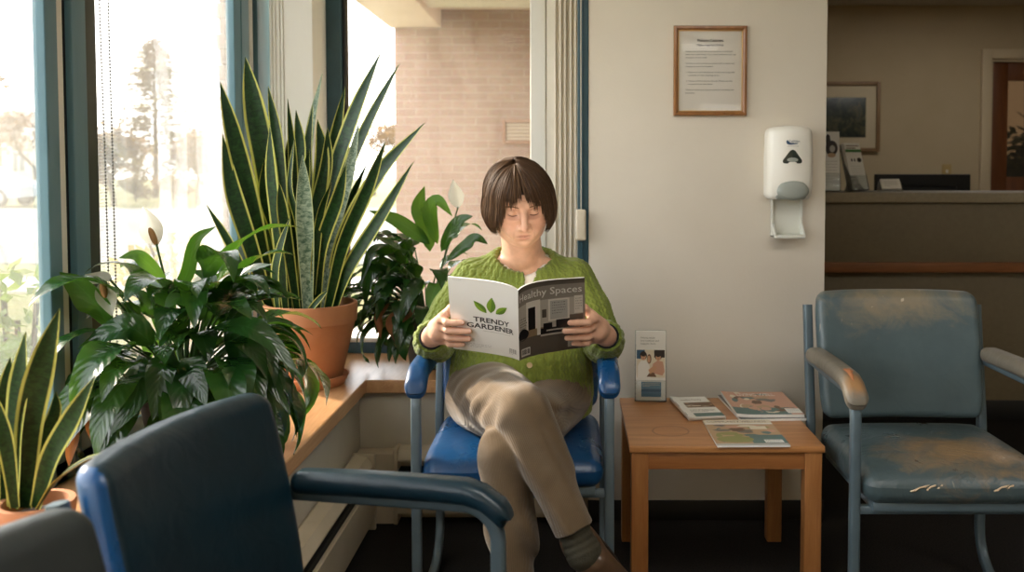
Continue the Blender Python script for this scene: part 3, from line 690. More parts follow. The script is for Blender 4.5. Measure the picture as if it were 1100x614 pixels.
def blade(m, pts, prof, nref, fold=.15, mi=0, wave=0., seed=0., across=4, thick=0.):
    """a leaf along pts; prof(t) = half width; nref = direction its upper face looks; fold lifts the edges"""
    n = len(pts); pts = [Vector(p) for p in pts]; nv = []; uv = []; fs = []; nref = Vector(nref)
    cols = across+1; back = []
    for i, p in enumerate(pts):
        T = (pts[min(i+1, n-1)]-pts[max(i-1, 0)]).normalized()
        sd = T.cross(nref)
        if sd.length < 1e-3: sd = T.cross(V(0.3,.2,1))
        sd.normalize(); nn = sd.cross(T).normalized(); t = i/(n-1); w = prof(t)
        for j in range(cols):
            a = j/across*2-1
            lift = fold*w*abs(a)**1.4 + wave*w*math.sin(t*13+a*2.2+seed)*abs(a)
            nv.append(p + sd*(a*w) + nn*lift); uv.append((j/across, t))
            if thick: back.append(p + sd*(a*w) + nn*(lift - thick*(1-a*a)))
    for i in range(n-1):
        for j in range(across):
            a = i*cols+j; fs.append((a, a+1, a+1+cols, a+cols))
    if thick:
        o = len(nv); nv2 = nv+back
        fs += [(d+o, c+o, b+o, a+o) for (a, b, c, d) in fs]
        m.add(nv2, fs, mi, uv+uv)
    else: m.add(nv, fs, mi, uv)
def lance(W, peak=.4):
    def f(t):
        t = min(max(t, 0), 1); q = t**(math.log(.5)/math.log(peak))
        return max(.0006, W*math.sin(PI*q)**.85)
    return f
def snake_w(W, tipt=.5):
    def f(t):
        if t < tipt: return W*(.55+.45*math.sin(PI/2*t/tipt))
        return max(.0006, W*(1-((t-tipt)/(1-tipt))**1.9))
    return f
def flower(parent, base, top, size, face, lean=(0,0,1), origin=(0,0,0), droop=0., spad=True):
    """a peace lily flower: stalk, white spathe, knobbly spadix; coordinates in the plant's own space"""
    base, top = Vector(base), Vector(top); lean = Vector(lean).normalized(); face = Vector(face).normalized()
    m = MB(); mid = base.lerp(top, .5)+V(0,0,.02)
    m.tube(spline([base, mid, top], 5), .0028, 6); fl = m.build('flower', m_stem, parent)
    m = MB()
    pts = [top - lean*.006 + lean*size*t + face*(-.16*size*math.sin(PI*t*.9)+droop*size*t*t) for t in (i/10 for i in range(11))]
    blade(m, pts, lance(size*.27, .38), face, fold=.55, across=6); m.build('spathe', m_spathe, fl)
    if spad:
        m = MB(); p0 = top+face*.004; sp = [p0+lean*size*.42*t+face*.05*size*t for t in (i/6 for i in range(7))]
        m.tube(sp, [.0045,.007,.0078,.0078,.0075,.0062,.0025], 10); m.build('spadix', m_spadix, fl)
    return fl
def lily_leaves(center, n, seed, reach, xlim=None, ylim=None, lp=(.14,.28), lb=(.15,.24), wb=(.034,.048), az=None, e0=(30,86)):
    """arching leaves round a crown at `center` (plant space); returns (blades, stalks)"""
    rnd = random.Random(seed); mb, ms = MB(), MB(); c = Vector(center)
    for i in range(n):
        ph = rnd.uniform(*az) if az and rnd.random() < .55 else (i*2.39996+rnd.uniform(-.4,.4))
        f = (i+.5)/n; e = R(e0[1]-(e0[1]-e0[0])*f**.8+rnd.uniform(-7,7)); l1 = rnd.uniform(*lp)*(1.08-.25*f); l2 = rnd.uniform(*lb); w = rnd.uniform(*wb)*(.75+.25*l2/lb[1])
        p = c+V(math.cos(ph)*.02, math.sin(ph)*.02, -.01); st = [p.copy()]; k = 7
        for q in range(k):
            ee = e-R(16)*q/k
            p = p+V(math.cos(ph)*math.cos(ee), math.sin(ph)*math.cos(ee), math.sin(ee))*l1/k; st.append(p.copy())
        ee = e-R(16); bl = [p.copy()]; kb = 12; dr = R(rnd.uniform(60,125)); ph2 = ph+rnd.uniform(-.35,.35)
        for q in range(kb):
            t = (q+.5)/kb; el = ee-dr*t**1.1; pp = ph+(ph2-ph)*t
            p = p+V(math.cos(pp)*math.cos(el), math.sin(pp)*math.cos(el), math.sin(el))*l2*reach/kb; bl.append(p.copy())
        allp = st+bl
        for (lim, ax) in ((xlim, 0), (ylim, 1)):
            if lim:
                lo, hi = lim; mn = min(q[ax] for q in allp); mxx = max(q[ax] for q in allp)
                if mn < lo:
                    s_ = (c[ax]-lo)/(c[ax]-mn)
                    for q in allp: 
                        if q[ax] < c[ax]: q[ax] = c[ax]+(q[ax]-c[ax])*s_
                if mxx > hi:
                    s_ = (hi-c[ax])/(mxx-c[ax])
                    for q in allp:
                        if q[ax] > c[ax]: q[ax] = c[ax]+(q[ax]-c[ax])*s_
        ms.tube(st, [.0035-.001*q/k for q in range(k+1)], 6)
        tw = rnd.uniform(-.5,.5); nr = V(-math.sin(ph)*tw, math.cos(ph)*tw, 1)
        up = V(math.cos(ph)*.8, math.sin(ph)*.8, .9)+nr*.35
        blade(mb, bl, lance(w, .36), up, fold=rnd.uniform(.1,.4), wave=rnd.uniform(.04,.16), seed=i)
    return mb, ms
def leaf_px(mb, pts, wpx, o, nref=(0,-1,.3), fold=.12, peak=.4, snake=False, mi=0, wave=.05, n=6, tipt=.5, twist=None, thick=0.):
    """a leaf whose spine passes the pixels pts = (px, py, room depth); o = plant origin"""
    P = [at(*p)-Vector(o) for p in pts]; sp = spline(P, n); Ym = sum(p[2] for p in pts)/len(pts)
    w = wpx/2*Ym/FPX
    blade(mb, sp, snake_w(w, tipt) if snake else lance(w, peak), nref, fold, mi, wave, seed=pts[0][0], thick=thick)
def pot(parent, name, mat_, r0, r1, h, rim, rimh):
    m = MB(); m.lathe([(r0-.008,.0), (r0,.004), (r1-rim*.6, h-rimh), (r1,h-rimh+.001), (r1+.003,h-.006), (r1+.001,h), (r1-.010,h), (r1-.013,h-.02), (r0-.012,.02), (.001,.02)], 48)
    p = m.build(name, mat_, parent, angle=50)
    m = MB(); rs = r1-.016; m.lathe([(.001, h-.022), (rs*.5, h-.017), (rs, h-.026), (rs-.004, h-.04), (.001, h-.04)], 32); m.build('soil', m_soil, parent)
    return p
# ---- the big snake plant on the ledge
SP = V(-.868, 3.065, ZS)
sn = thing('snake_plant', 'tall snake plant with yellow-edged leaves in a terracotta pot', 'plant', SP, group='snake plants on the ledge')
m = MB(); m.lathe([(.001,0), (.102,0), (.108,.004), (.122,.032), (.124,.036), (.118,.037), (.104,.012), (.001,.011)], 48); m.build('saucer', m_terra, sn)
pt = pot(sn, 'pot', m_terra, .098, .150, .262, .008, .062); pt.location.z = .012
for ch in sn.children:
    if ch.name.startswith('soil'): ch.location.z = .012
mb = MB()
B = lambda x, dy=0: (x, 340, 3.065+dy)
LV = [  # (spine pixels with depth), width px, face direction, pale
 ([B(304,.02), (288,200,3.06), (274,120,3.06), (263.5,61,3.06)], 25, (.25,-1,.1), 0),
 ([B(296,.0), (272,230,2.99), (252,150,2.96), (236,87,2.95)], 20, (.45,-1,.1), 0),
 ([B(292,-.03), (268,262,2.96), (250,205,2.95), (239,144,2.95)], 19, (.5,-1,.1), 0),
 ([B(288,-.05), (266,300,2.96), (245,258,2.93), (222,220,2.91)], 11, (-.2,-1,.4), 0),
 ([B(312,.05), (303,220,3.12), (298,150,3.12), (288,92,3.12)], 17, (-.2,-1,.1), 0),
 ([B(316,-.04), (316,240,3.0), (314,170,2.99), (309,106,2.98)], 11, (.7,-1,.1), 0),
 ([B(322,.07), (326,220,3.16), (334,140,3.2), (346,79,3.22)], 13, (-.5,-1,.1), 1),
 ([B(345,.05), (352,220,3.1), (378,130,3.14), (409,56,3.18)], 21, (-.5,-1,.1), 0),
 ([B(349,.03), (360,225,3.08), (392,140,3.1), (429,68,3.12)], 15, (-.4,-1,.2), 0),
 ([B(340,.07), (347,230,3.16), (358,160,3.19), (371,92,3.2)], 16, (.2,-1,.1), 0),
 ([B(352,.0), (368,260,3.02), (405,190,2.99), (456,132,2.97)], 20, (-.35,-1,.3), 0),
 ([B(356,-.03), (374,290,2.99), (408,235,2.96), (444,174,2.93)], 16, (-.2,-1,.3), 0),
 ([B(350,-.05), (368,265,2.97), (394,205,2.95), (414,152,2.94)], 15, (.3,-1,.1), 0),
 ([B(331,-.07), (329,270,2.95), (327,215,2.94), (325,166,2.94)], 19, (.05,-1,.05), 1),
 ([B(320,-.06), (310,270,2.96), (303,225,2.95), (300,196,2.95)], 13, (.5,-1,.1), 0),
 ([B(308,-.05), (300,260,2.97), (292,190,2.96), (290,134,2.96)], 16, (-.4,-1,.1), 0),
 ([B(318,.03), (316,220,3.1), (322,160,3.12), (318,118,3.12)], 15, (.1,-1,.1), 0),
 ([B(336,.03), (340,240,3.08), (346,170,3.1), (341,128,3.1)], 17, (.3,-1,.1), 0),
 ([B(340,-.05), (344,270,2.97), (362,215,2.95), (372,176,2.94)], 15, (.2,-1,.1), 0),
 ([B(328,.06), (332,230,3.15), (330,170,3.17), (336,112,3.18)], 14, (-.2,-1,.1), 0),
 ([B(313,.06), (306,240,3.14), (310,180,3.15), (312,140,3.15)], 15, (.3,-1,.1), 0),
 ([B(300,.05), (290,230,3.1), (280,170,3.1), (276,128,3.1)], 16, (.1,-1,.1), 0),
 ([B(345,-.01), (356,260,3.04), (374,190,3.06), (386,130,3.08)], 15, (-.2,-1,.1), 1),
 ([B(324,-.03), (322,250,2.98), (312,200,2.97), (316,150,2.97)], 12, (-.8,-1,.1), 0),
 ([B(334,-.05), (338,280,2.96), (344,230,2.95), (356,196,2.93)], 10, (.8,-1,.1), 0),
 ([B(306,.01), (298,260,3.05), (284,210,3.04), (284,170,3.03)], 14, (.6,-1,.1), 0),
 ([B(330,.01), (334,250,3.07), (350,180,3.1), (352,136,3.1)], 15, (.4,-1,.1), 0),
 ([B(315,.0), (308,280,3.05), (296,240,3.04), (290,214,3.03)], 13, (.4,-1,.1), 0),
 ([B(341,.02), (350,270,3.08), (372,225,3.09), (394,176,3.1)], 13, (-.3,-1,.1), 0),
 ([(326,345,2.95), (334,332,2.93), (344,320,2.92), (352,312,2.91)], 7, (0,-1,.4), 0),
 ([(300,345,2.98), (296,300,2.95), (300,270,2.94), (312,232,2.94)], 12, (-.5,-1,.1), 0),
 ([B(326,.02), (318,260,3.08), (326,200,3.1), (332,160,3.1)], 14, (.5,-1,.1), 0),
]
for (pts, w, nr, pale) in LV: leaf_px(mb, pts, w, SP, nr, fold=.22, snake=True, mi=pale, wave=.06, thick=.003, tipt=.55)
mb.build('leaves', [m_snake, m_snakep], sn, angle=0)
# ---- the leafy peace lily on the ledge behind the navy chair
P1 = V(-.965, 2.30, ZS)
l1 = thing('peace_lily', 'large flowering peace lily on the ledge behind the navy chair', 'plant', P1, group='peace lilies on the ledge')
pot(l1, 'pot', m_dpot, .078, .112, .19, .006, .045)
c1 = (0,0,.19)
mb, ms = lily_leaves(c1, 112, 17, 1., xlim=(-.185,.275), ylim=(-.5,.42), lp=(.13,.29), lb=(.17,.27), wb=(.031,.046), az=(-2.0,.5), e0=(2,84))
hero = [
 ([(118,352,2.2), (104,328,2.16), (84,306,2.13), (64,292,2.10)], 36, (-.2,-1,.2)),
 ([(160,430,2.1), (150,400,2.06), (146,425,2.02), (118,468,1.99)], 40, (.0,-1,.4)),
 ([(186,400,2.1), (176,392,2.04), (170,415,2.02), (164,452,2.0)], 32, (.2,-1,.3)),
 ([(215,420,2.1), (206,396,2.05), (212,410,2.03), (222,436,2.0)], 34, (.0,-1,.3)),
 ([(255,335,2.25), (268,360,2.2), (288,400,2.17), (312,446,2.14)], 26, (.3,-1,.4)),
 ([(245,340,2.2), (256,372,2.14), (270,405,2.12), (284,448,2.1)], 26, (.2,-1,.4)),
 ([(225,318,2.3), (244,305,2.26), (268,290,2.24), (292,284,2.22)], 22, (.0,-.6,1)),
 ([(180,322,2.2), (200,296,2.2), (210,258,2.2), (232,243,2.2)], 15, (.6,-1,.2)),
 ([(182,310,2.25), (160,284,2.24), (146,274,2.23), (128,277,2.22)], 16, (.0,-1,.3)),
 ([(215,345,2.15), (212,322,2.13), (190,320,2.11), (176,332,2.1)], 26, (-.2,-1,.5)),
 ([(165,370,2.1), (140,352,2.06), (110,362,2.04), (82,396,2.02)], 34, (-.3,-1,.8)),
 ([(230,352,2.12), (262,350,2.08), (290,366,2.07), (322,402,2.06)], 26, (.1,-.8,.9)),
 ([(195,345,2.2), (212,318,2.2), (226,300,2.22), (206,290,2.25)], 20, (.1,-1,.2)),
]
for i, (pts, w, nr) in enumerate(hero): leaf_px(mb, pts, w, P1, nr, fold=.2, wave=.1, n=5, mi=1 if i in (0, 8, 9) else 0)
mb.build('leaves', [m_lily, m_backlit], l1, angle=0); ms.build('stalks', m_stem, l1)
def pxf(p, o): return at(*p)-Vector(o)
flower(l1, (.0,0,.19), pxf((168,262,2.32), P1), .105, (.25,-1,.0), (-.35,0,1))
flower(l1, (-.03,-.02,.19), pxf((110,304,2.14), P1), .085, (.2,-1,.2), (.25,0,-1), droop=.0)
flower(l1, (.03,.0,.19), pxf((207,318,2.24), P1), .085, (-.8,-1,.0), (.35,0,1), droop=-.3, spad=False)
flower(l1, (-.02,.03,.19), pxf((118,300,2.2), P1), .10, (0,-.5,1), (-1,0,.12), droop=.0, spad=False)
m = MB()
leaf_px(m, [(84,450,2.0), (80,470,1.99), (76,486,1.98), (74,500,1.98)], 12, P1, (.2,-1,.2), fold=.6)
leaf_px(m, [(100,436,2.02), (98,450,2.0), (100,466,1.99), (104,480,1.99)], 11, P1, (-.2,-1,.2), fold=.6)
m.build('withered_leaf', m_dead, l1, angle=0)
# ---- the smaller peace lily in the grey pot behind the woman
P2 = V(-.525, 3.335, ZS)
l2 = thing('peace_lily', 'small-leaved peace lily in a grey pot behind the woman\'s shoulder', 'plant', P2, group='peace lilies on the ledge')
pot(l2, 'pot', m_gpot, .062, .086, .205, .005, .03)
mb, ms = lily_leaves((0,0,.205), 120, 11, 1., xlim=(-.30,.28), ylim=(-.22,.20), lp=(.11,.26), lb=(.11,.18), wb=(.023,.034), az=(2.2,4.6), e0=(-5,84))
for (pts, w, nr) in [
 ([(462,262,3.3), (440,246,3.27), (420,234,3.25), (396,226,3.24)], 17, (0,-1,.5)),
 ([(462,270,3.3), (458,240,3.3), (450,222,3.3), (456,200,3.3)], 22, (.2,-1,.1)),
 ([(470,262,3.28), (462,230,3.27), (470,215,3.26), (486,232,3.24)], 17, (-.1,-1,.4)),
 ([(474,270,3.28), (484,250,3.25), (496,236,3.24), (508,232,3.23)], 16, (-.1,-1,.6)),
 ([(480,280,3.25), (500,264,3.22), (512,256,3.2), (524,262,3.18)], 15, (0,-1,.7)),
 ([(430,290,3.25), (408,284,3.22), (396,300,3.2), (392,330,3.18)], 18, (-.2,-1,.5)),
 ([(440,300,3.2), (420,300,3.17), (410,320,3.15), (404,345,3.14)], 17, (-.2,-1,.5)),
 ([(455,300,3.2), (444,310,3.15), (436,325,3.13), (432,345,3.12)], 17, (0,-1,.5)),
 ([(470,305,3.2), (470,305,3.16), (464,318,3.14), (462,335,3.12)], 18, (0,-1,.5)),
 ([(430,275,3.25), (410,268,3.22), (398,274,3.2), (386,310,3.18)], 14, (-.2,-1,.6))]:
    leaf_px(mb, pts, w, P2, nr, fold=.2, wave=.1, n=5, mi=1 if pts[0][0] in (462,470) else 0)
mb.build('leaves', [m_lily, m_backlit], l2, angle=0); ms.build('stalks', m_stem, l2)
flower(l2, (.02,.0,.2), pxf((492,222,3.36), P2), .105, (.15,-1,.0), (-.18,0,1), spad=False)
m = MB(); leaf_px(m, [(446,330,3.2), (432,338,3.16), (420,348,3.14), (428,372,3.13)], 15, P2, (.2,-1,.2), fold=.5, wave=.3)
leaf_px(m, [(418,326,3.2), (408,336,3.17), (408,348,3.16), (409,364,3.15)], 10, P2, (-.2,-1,.2), fold=.5, wave=.3)
m.build('withered_leaf', m_dead, l2, angle=0)
# ---- the little snake plant in the near corner
P3 = V(-.955, 1.63, ZS)
s3 = thing('snake_plant', 'small snake plant with curling leaves at the left edge, behind the grey chair', 'plant', P3, group='snake plants on the ledge')
pot(s3, 'pot', m_terra, .046, .063, .128, .004, .03)
mb = MB()
for (pts, w, nr) in [
 ([(26,545,1.63), (32,455,1.6), (46,390,1.58), (64,331,1.57)], 30, (.4,-1,.1)),
 ([(14,545,1.62), (16,465,1.6), (22,405,1.59), (27,357,1.58)], 26, (-.2,-1,.1)),
 ([(38,545,1.6), (54,492,1.56), (78,448,1.53), (102,404,1.51)], 24, (.1,-1,.3)),
 ([(40,545,1.58), (62,514,1.53), (92,494,1.5), (121,484,1.48)], 11, (0,-.4,1)),
 ([(4,545,1.64), (2,475,1.63), (8,420,1.62), (11,384,1.62)], 24, (.3,-1,.1)),
 ([(-6,545,1.62), (-14,465,1.6), (-26,405,1.6), (-32,352,1.6)], 24, (.2,-1,.1)),
 ([(24,545,1.66), (30,475,1.67), (40,425,1.68), (43,396,1.69)], 20, (-.4,-1,.1)),
 ([(16,545,1.58), (8,485,1.56), (-2,445,1.55), (-12,415,1.54)], 18, (.3,-1,.2)),
 ([(34,545,1.64), (40,490,1.64), (58,445,1.64), (60,420,1.64)], 16, (.6,-1,.2))]:
    leaf_px(mb, pts, w, P3, nr, fold=.2, snake=True, wave=.08, thick=.003, tipt=.5)
mb.build('leaves', m_snake, s3, angle=0)
# ================================================================== STREET AND TREES BEYOND THE WINDOWS
m_bark = mat('bark', srgb(96,80,66), .9, col2=srgb(76,62,50), nscale=6.)
m_twig = mat('twig_bark', srgb(150,128,104), .9)
m_tan_leaf = leafmat('dry_foliage', srgb(104,82,54), srgb(122,97,65), srgb(150,116,70), .35, .7)
m_fir = leafmat('fir_foliage', srgb(126,110,82), srgb(144,126,96), srgb(100,92,62), .3, .7)
m_shrub = leafmat('shrub_leaf', srgb(86,116,52), srgb(118,140,70), srgb(150,170,70), .35, .55)
def bare_tree(name, label, base, h, seed, spread=.55, levels=5, r0=.16, group=None, leaves=0, leafmat_=None, lsize=.14, lean=0., first=.22):
    rnd = random.Random(seed); t = thing(name, label, 'tree', base, 0, group or 'bare trees outside'); m = MB(); tips = []
    def grow(p, d, ln, r, lev):
        k = 4; pts = [p.copy()]; rs = [r]
        for i in range(k):
            d = (d+V(rnd.uniform(-.13,.13), rnd.uniform(-.13,.13), rnd.uniform(-.03,.09))).normalized()
            p = p+d*ln/k; pts.append(p.copy()); rs.append(r*(1-.38*(i+1)/k))
        m.tube(pts, rs, 5 if lev > 1 else 8)
        if lev >= 2: tips.extend(pts[2:])
        if lev < levels:
            nb = 3 if lev < 3 else rnd.choice((2,3,3))
            for b in range(nb):
                a = rnd.uniform(0, 2*PI); s_ = rnd.uniform(.35, spread+.25)
                side = V(math.cos(a), math.sin(a), 0); side = (side-d*side.dot(d)).normalized()
                grow(pts[-1-(b % 2)], (d+side*s_).normalized(), ln*rnd.uniform(.62,.82), rs[-1]*rnd.uniform(.62,.85), lev+1)
    grow(V(0,0,-.1), V(lean,0,1), h*first, r0, 0)
    m.build('trunk', m_bark, t)
    if leaves:
        m = MB()
        for i in range(leaves):
            p = rnd.choice(tips)+V(rnd.gauss(0,.25), rnd.gauss(0,.25), rnd.gauss(0,.22)); a, b = rnd.uniform(0,6.28), rnd.uniform(-1,1); s_ = lsize*rnd.uniform(.5,1.2)
            u = V(math.cos(a), math.sin(a), b*.5).normalized()*s_; w = u.cross(V(rnd.uniform(-1,1), rnd.uniform(-1,1), 1)).normalized()*s_*.6
            m.add([p-u, p+w, p+u, p-w], [(0,1,2,3)])
        m.build('crown', leafmat_ or m_tan_leaf, t, smooth=False)
    return t
def fir(name, label, base, h, seed, r=1.9):
    rnd = random.Random(seed); t = thing(name, label, 'tree', base); m = MB()
    m.tube([(0,0,-.1), (.02,0,h*.5), (0,0,h)], [.16,.1,.02], 8); m.build('trunk', m_bark, t); m = MB()
    for i in range(760):
        z = h*(.12+.86*rnd.random()**.9); q = 1-z/h; a = rnd.uniform(0,6.28); ln = r*(q**.8)*rnd.uniform(.35,1.15)+.2
        d = V(math.cos(a), math.sin(a), rnd.uniform(-.25,.15)); s_ = d.cross(V(0,0,1)).normalized()
        for k in range(5):
            c = V(0,0,z)+d*ln*(.3+.7*k/4); w = .15*(1.2-.6*k/4)
            m.add([c-d*w, c+s_*w*.7+V(0,0,rnd.uniform(-.08,.08)), c+d*w, c-s_*w*.7+V(0,0,rnd.uniform(-.12,.05))], [(0,1,2,3)])
    m.build('crown', m_fir, t, smooth=False); return t
GZ = -.2
def g(px, Y): return V((px-615)*Y/1000, Y, GZ)
fir('fir_tree', 'tall hazy fir tree behind the far lawn, left window', g(168, 43), 7.4, 3, 3.3)
bare_tree('bare_tree', 'pale multi-branched bare tree right of the fir', g(212, 34.5), 4.8, 8, .75, 5, .10, leaves=2600, lsize=.17, first=.2)
bare_tree('bare_tree', 'leggy bare tree left of the fir, close to the bead chains', g(122, 34), 4.6, 12, .7, 5, .11, leaves=2400, lsize=.17, first=.22)
bare_tree('bare_tree', 'dry tan tree farthest right beyond the road', g(236, 52), 6.5, 15, .6, 5, .10, leaves=2600, lsize=.2, first=.2)
bare_tree('bare_tree', 'broad bare tree over the parked car', g(-28, 26), 8.4, 21, .75, 6, .17, first=.19, lean=.06, leaves=3000, lsize=.14)
bare_tree('bare_tree', 'bare tree in front of the brick house, partly behind the blue frame', g(44, 45), 7.5, 31, .7, 5, .14, first=.2, leaves=900, lsize=.15)
bare_tree('bare_tree', 'faint bare tree seen between the corner post and the brick wing', g(402, 46), 6.5, 41, .6, 5, .12, first=.2, leaves=900, lsize=.16)
bare_tree('bare_tree', 'faint low bare tree behind the snake plant', g(300, 48), 5.5, 44, .6, 5, .11, first=.2, leaves=900, lsize=.16)
def leaf_cloud(m, c, rx, ry, rz, n, size, rnd, mi=0):
    for i in range(n):
        d = V(rnd.gauss(0,1), rnd.gauss(0,1), rnd.gauss(0,1)).normalized()*rnd.uniform(.55,1.)
        p = Vector(c)+V(d.x*rx, d.y*ry, d.z*rz); u = V(rnd.uniform(-1,1), rnd.uniform(-1,1), rnd.uniform(-.6,1)).normalized(); s_ = size*rnd.uniform(.6,1.3)
        w = u.cross(V(rnd.uniform(-1,1), rnd.uniform(-1,1), rnd.uniform(-1,1))).normalized()
        m.add([p-u*s_, p+w*s_*.45, p+u*s_, p-w*s_*.45], [(0,1,2,3)], mi)
def shrub(name, label, base, w, h, seed, n=700, size=.035, mat_=None, cat='shrub', group=None):
    rnd = random.Random(seed); t = thing(name, label, cat, base, 0, group); m = MB()
    for i in range(12):
        a = rnd.uniform(0,6.28); e = V(math.cos(a)*w*.7*rnd.random(), math.sin(a)*w*.7*rnd.random(), h*rnd.uniform(.7,1.))
        m.tube(spline([(0,0,-.02), e*.5+V(0,0,.1*h), e], 4), .008, 5)
    m.build('stems', m_bark, t); m = MB()
    for k in range(7):
        a = k*.9; leaf_cloud(m, (math.cos(a)*w*.45, math.sin(a)*w*.45, h*(.35+.09*k)), w*.55, w*.55, h*.22, n//7, size, rnd)
    m.build('foliage', mat_ or m_shrub, t, smooth=False); return t
shrub('garden_shrub', 'leafy green shrub outside, low in the near left window', V(-1.66, 2.75, GZ), .27, 1.04, 2, 900, .034)
shrub('garden_shrub', 'sunlit twiggy shrub outside, left of the brick pillar', V(-2.15, 5.3, GZ), .5, 1.02, 5, 800, .04, leafmat('autumn_shrub_leaf', srgb(150,140,84), srgb(176,160,104), srgb(190,170,90), .35, .6))
for k, (px_, Y, w, h, lab) in enumerate(((58, 37.5, .7, 1.4, 'dark rounded hedge bush right of the parked car'), (146, 37.5, .7, 1.0, 'low bush at the foot of the fir'), (186, 38.5, .9, 1.1, 'low bush under the pale bare tree'), (236, 37, .8, 1.2, 'bushy clump left of the brick pillar, beyond the road'))):
    shrub('roadside_bush', lab, g(px_, Y), w, h, 60+k, 500, .12, m_fir if k != 2 else m_tan_leaf, 'bush', 'bushes across the road')
# house across the road
m_hbrick = mat('house_brick', srgb(190,130,98), .9, col2=srgb(172,116,88), nscale=12.); m_hsid = mat('house_siding', srgb(208,198,184), .8)
m_roof = mat('roof_shingle', srgb(150,132,120), .9); m_hglass = mat('dark_pane', srgb(110,116,120), .2)
HY = 50.; x0, x1 = g(-60, HY).x, g(44, HY).x
ho = thing('house', 'low brick house with a pale gable front across the road', 'house', ((x0+x1)/2, HY, GZ)); hw_ = (x1-x0)/2
m = MB(); m.box(-hw_, hw_, 0, 6, 0, 2.9, .02); m.build('brick_wall', m_hbrick, ho)
m = MB(); m.prism([(-hw_-.4,-.5,2.85), (-hw_-.4,3,4.6), (-hw_-.4,6.5,2.85)], (2*hw_+.8,0,0)); m.build('roof', m_roof, ho)
xa = g(10, HY).x-(x0+x1)/2
m = MB(); m.prism([(xa,-.6,0), (xa+1.9,-.6,0), (xa+1.9,-.6,2.6), (xa+.95,-.6,3.5), (xa,-.6,2.6)], (0,2,0)); m.build('gable_front', m_hsid, ho)
m = MB(); m.box(xa+.55, xa+1.35, -.68, -.58, 1.1, 2.2, .02); fr = m.build('window', m_white, ho)
m = MB(); m.box(xa+.62, xa+.92, -.69, -.67, 1.18, 2.12, .005); m.box(xa+.98, xa+1.28, -.69, -.67, 1.18, 2.12, .005); m.build('pane', m_hglass, fr)
# parked car
m_carp = mat('pale_blue_car_paint', srgb(140,156,170), .25, coat=.6); m_cglass = mat('car_glass', srgb(60,70,78), .1); m_tyre = mat('tyre', srgb(40,40,40), .8); m_hub = mat('wheel_rim', srgb(170,170,172), .35, metal=.6)
CY = 33.4; cxr = g(38, CY).x
ca = thing('car', 'pale blue car parked across the road, at the left edge', 'car', (cxr-2.15, CY, GZ))
def carprof(): return [(-2.1,.35), (-2.12,.7), (-2.0,.86), (-1.35,.95), (-.75,1.36), (-.2,1.44), (.55,1.42), (1.15,1.08), (1.4,.98), (1.95,.88), (2.13,.68), (2.14,.36)]
m = MB()
pr = carprof(); n = len(pr); ys = [-.86, -.78, -.70, .70, .78, .86]; ins = [.0, .0, .0, .0, .0, .0]
vs = []; fs = []
for j, y in enumerate(ys):
    for (x, z) in pr:
        k = max(0, (z-.9)/.55); e = (.86-abs(y))/.16 if abs(y) > .7 else 1
        vs.append((x*(1-.02*(1-min(1,e))), y*(1-.2*k), z-.03*(1-min(1, e))))
for j in range(len(ys)-1):
    for i in range(n-1): a = j*n+i; fs.append((a, a+1, a+1+n, a+n))
    fs.append((j*n+n-1, j*n, j*n+n, j*n+2*n-1))
fs.append(tuple(range(n))); fs.append(tuple(reversed(range((len(ys)-1)*n, len(ys)*n))))
m.add(vs, fs); m.build('body', m_carp, ca)
m = MB()
for (pa) in ([(-1.12,.98), (-.68,1.30), (-.22,1.36), (-.22,.98)], [(-.12,.98), (-.12,1.36), (.5,1.34), (1.0,1.06), (1.0,.98)]):
    m.prism([(x, -.86*(1-.2*max(0,(z-.9)/.55))-.012, z) for x, z in pa], (0,.02,0))
m.build('side_window', m_cglass, ca)
for x in (-1.3, 1.32):
    for y in (-.8, .8):
        m = MB(); M_ = Matrix.Translation((x, y, .32)) @ Matrix.Rotation(PI/2, 4, 'X')
        m.lathe([(.001,-.09), (.24,-.09), (.31,-.07), (.32,-.03), (.32,.03), (.31,.07), (.24,.09), (.001,.09)], 24, M=M_); wl = m.build('wheel', m_tyre, ca)
        m = MB(); m.lathe([(.001,-.10), (.2,-.098), (.22,-.088), (.001,-.088)], 20, M=M_); m.lathe([(.001,.10), (.2,.098), (.22,.088), (.001,.088)], 20, M=M_); m.build('hubcap', m_hub, wl)
# garden behind the reception door
bare_tree('bare_tree', 'dark tree outside the glazed reception door', V(6.35, 13.0, GZ), 2.9, 77, .6, 4, .12, leaves=1800, leafmat_=leafmat('dark_tree_leaf', srgb(40,58,36), srgb(56,74,44), srgb(60,90,40), .2, .6), lsize=.13)
# ================================================================== SIGNED-DISTANCE MODELLING (for the person)
A3 = lambda p: np.array(tuple(p), dtype=np.float32)
def s_cone(a, b, ra, rb):
    a, b = A3(a), A3(b); ab = b-a; L2 = float(ab @ ab) + 1e-12
    def f(P):
        t = np.clip(((P-a) @ ab)/L2, 0, 1); q = P-a-t[:,None]*ab
        return np.sqrt((q*q).sum(1)) - (ra+(rb-ra)*t)
    return f, (a+b)/2, math.sqrt(L2)/2+max(ra, rb)
def s_ell(c, r, Rm=None):
    c, r = A3(c), A3(r); Rn = np.array(Rm, dtype=np.float32) if Rm is not None else None
    def f(P):
        q = P-c
        if Rn is not None: q = q @ Rn
        k0 = np.sqrt(((q/r)**2).sum(1)); k1 = np.sqrt(((q/(r*r))**2).sum(1))
        return np.where(k1 > 1e-6, k0*(k0-1)/np.maximum(k1, 1e-6), -float(r.min()))
    return f, c, float(r.max())
def s_box(c, h, rad, Rm=None):
    c, h = A3(c), A3(h); Rn = np.array(Rm, dtype=np.float32) if Rm is not None else None
    def f(P):
        q = P-c
        if Rn is not None: q = q @ Rn
        q = np.abs(q)-(h-rad)
        return np.sqrt((np.maximum(q, 0)**2).sum(1)) + np.minimum(q.max(1), 0) - rad
    return f, c, float(np.linalg.norm(h))
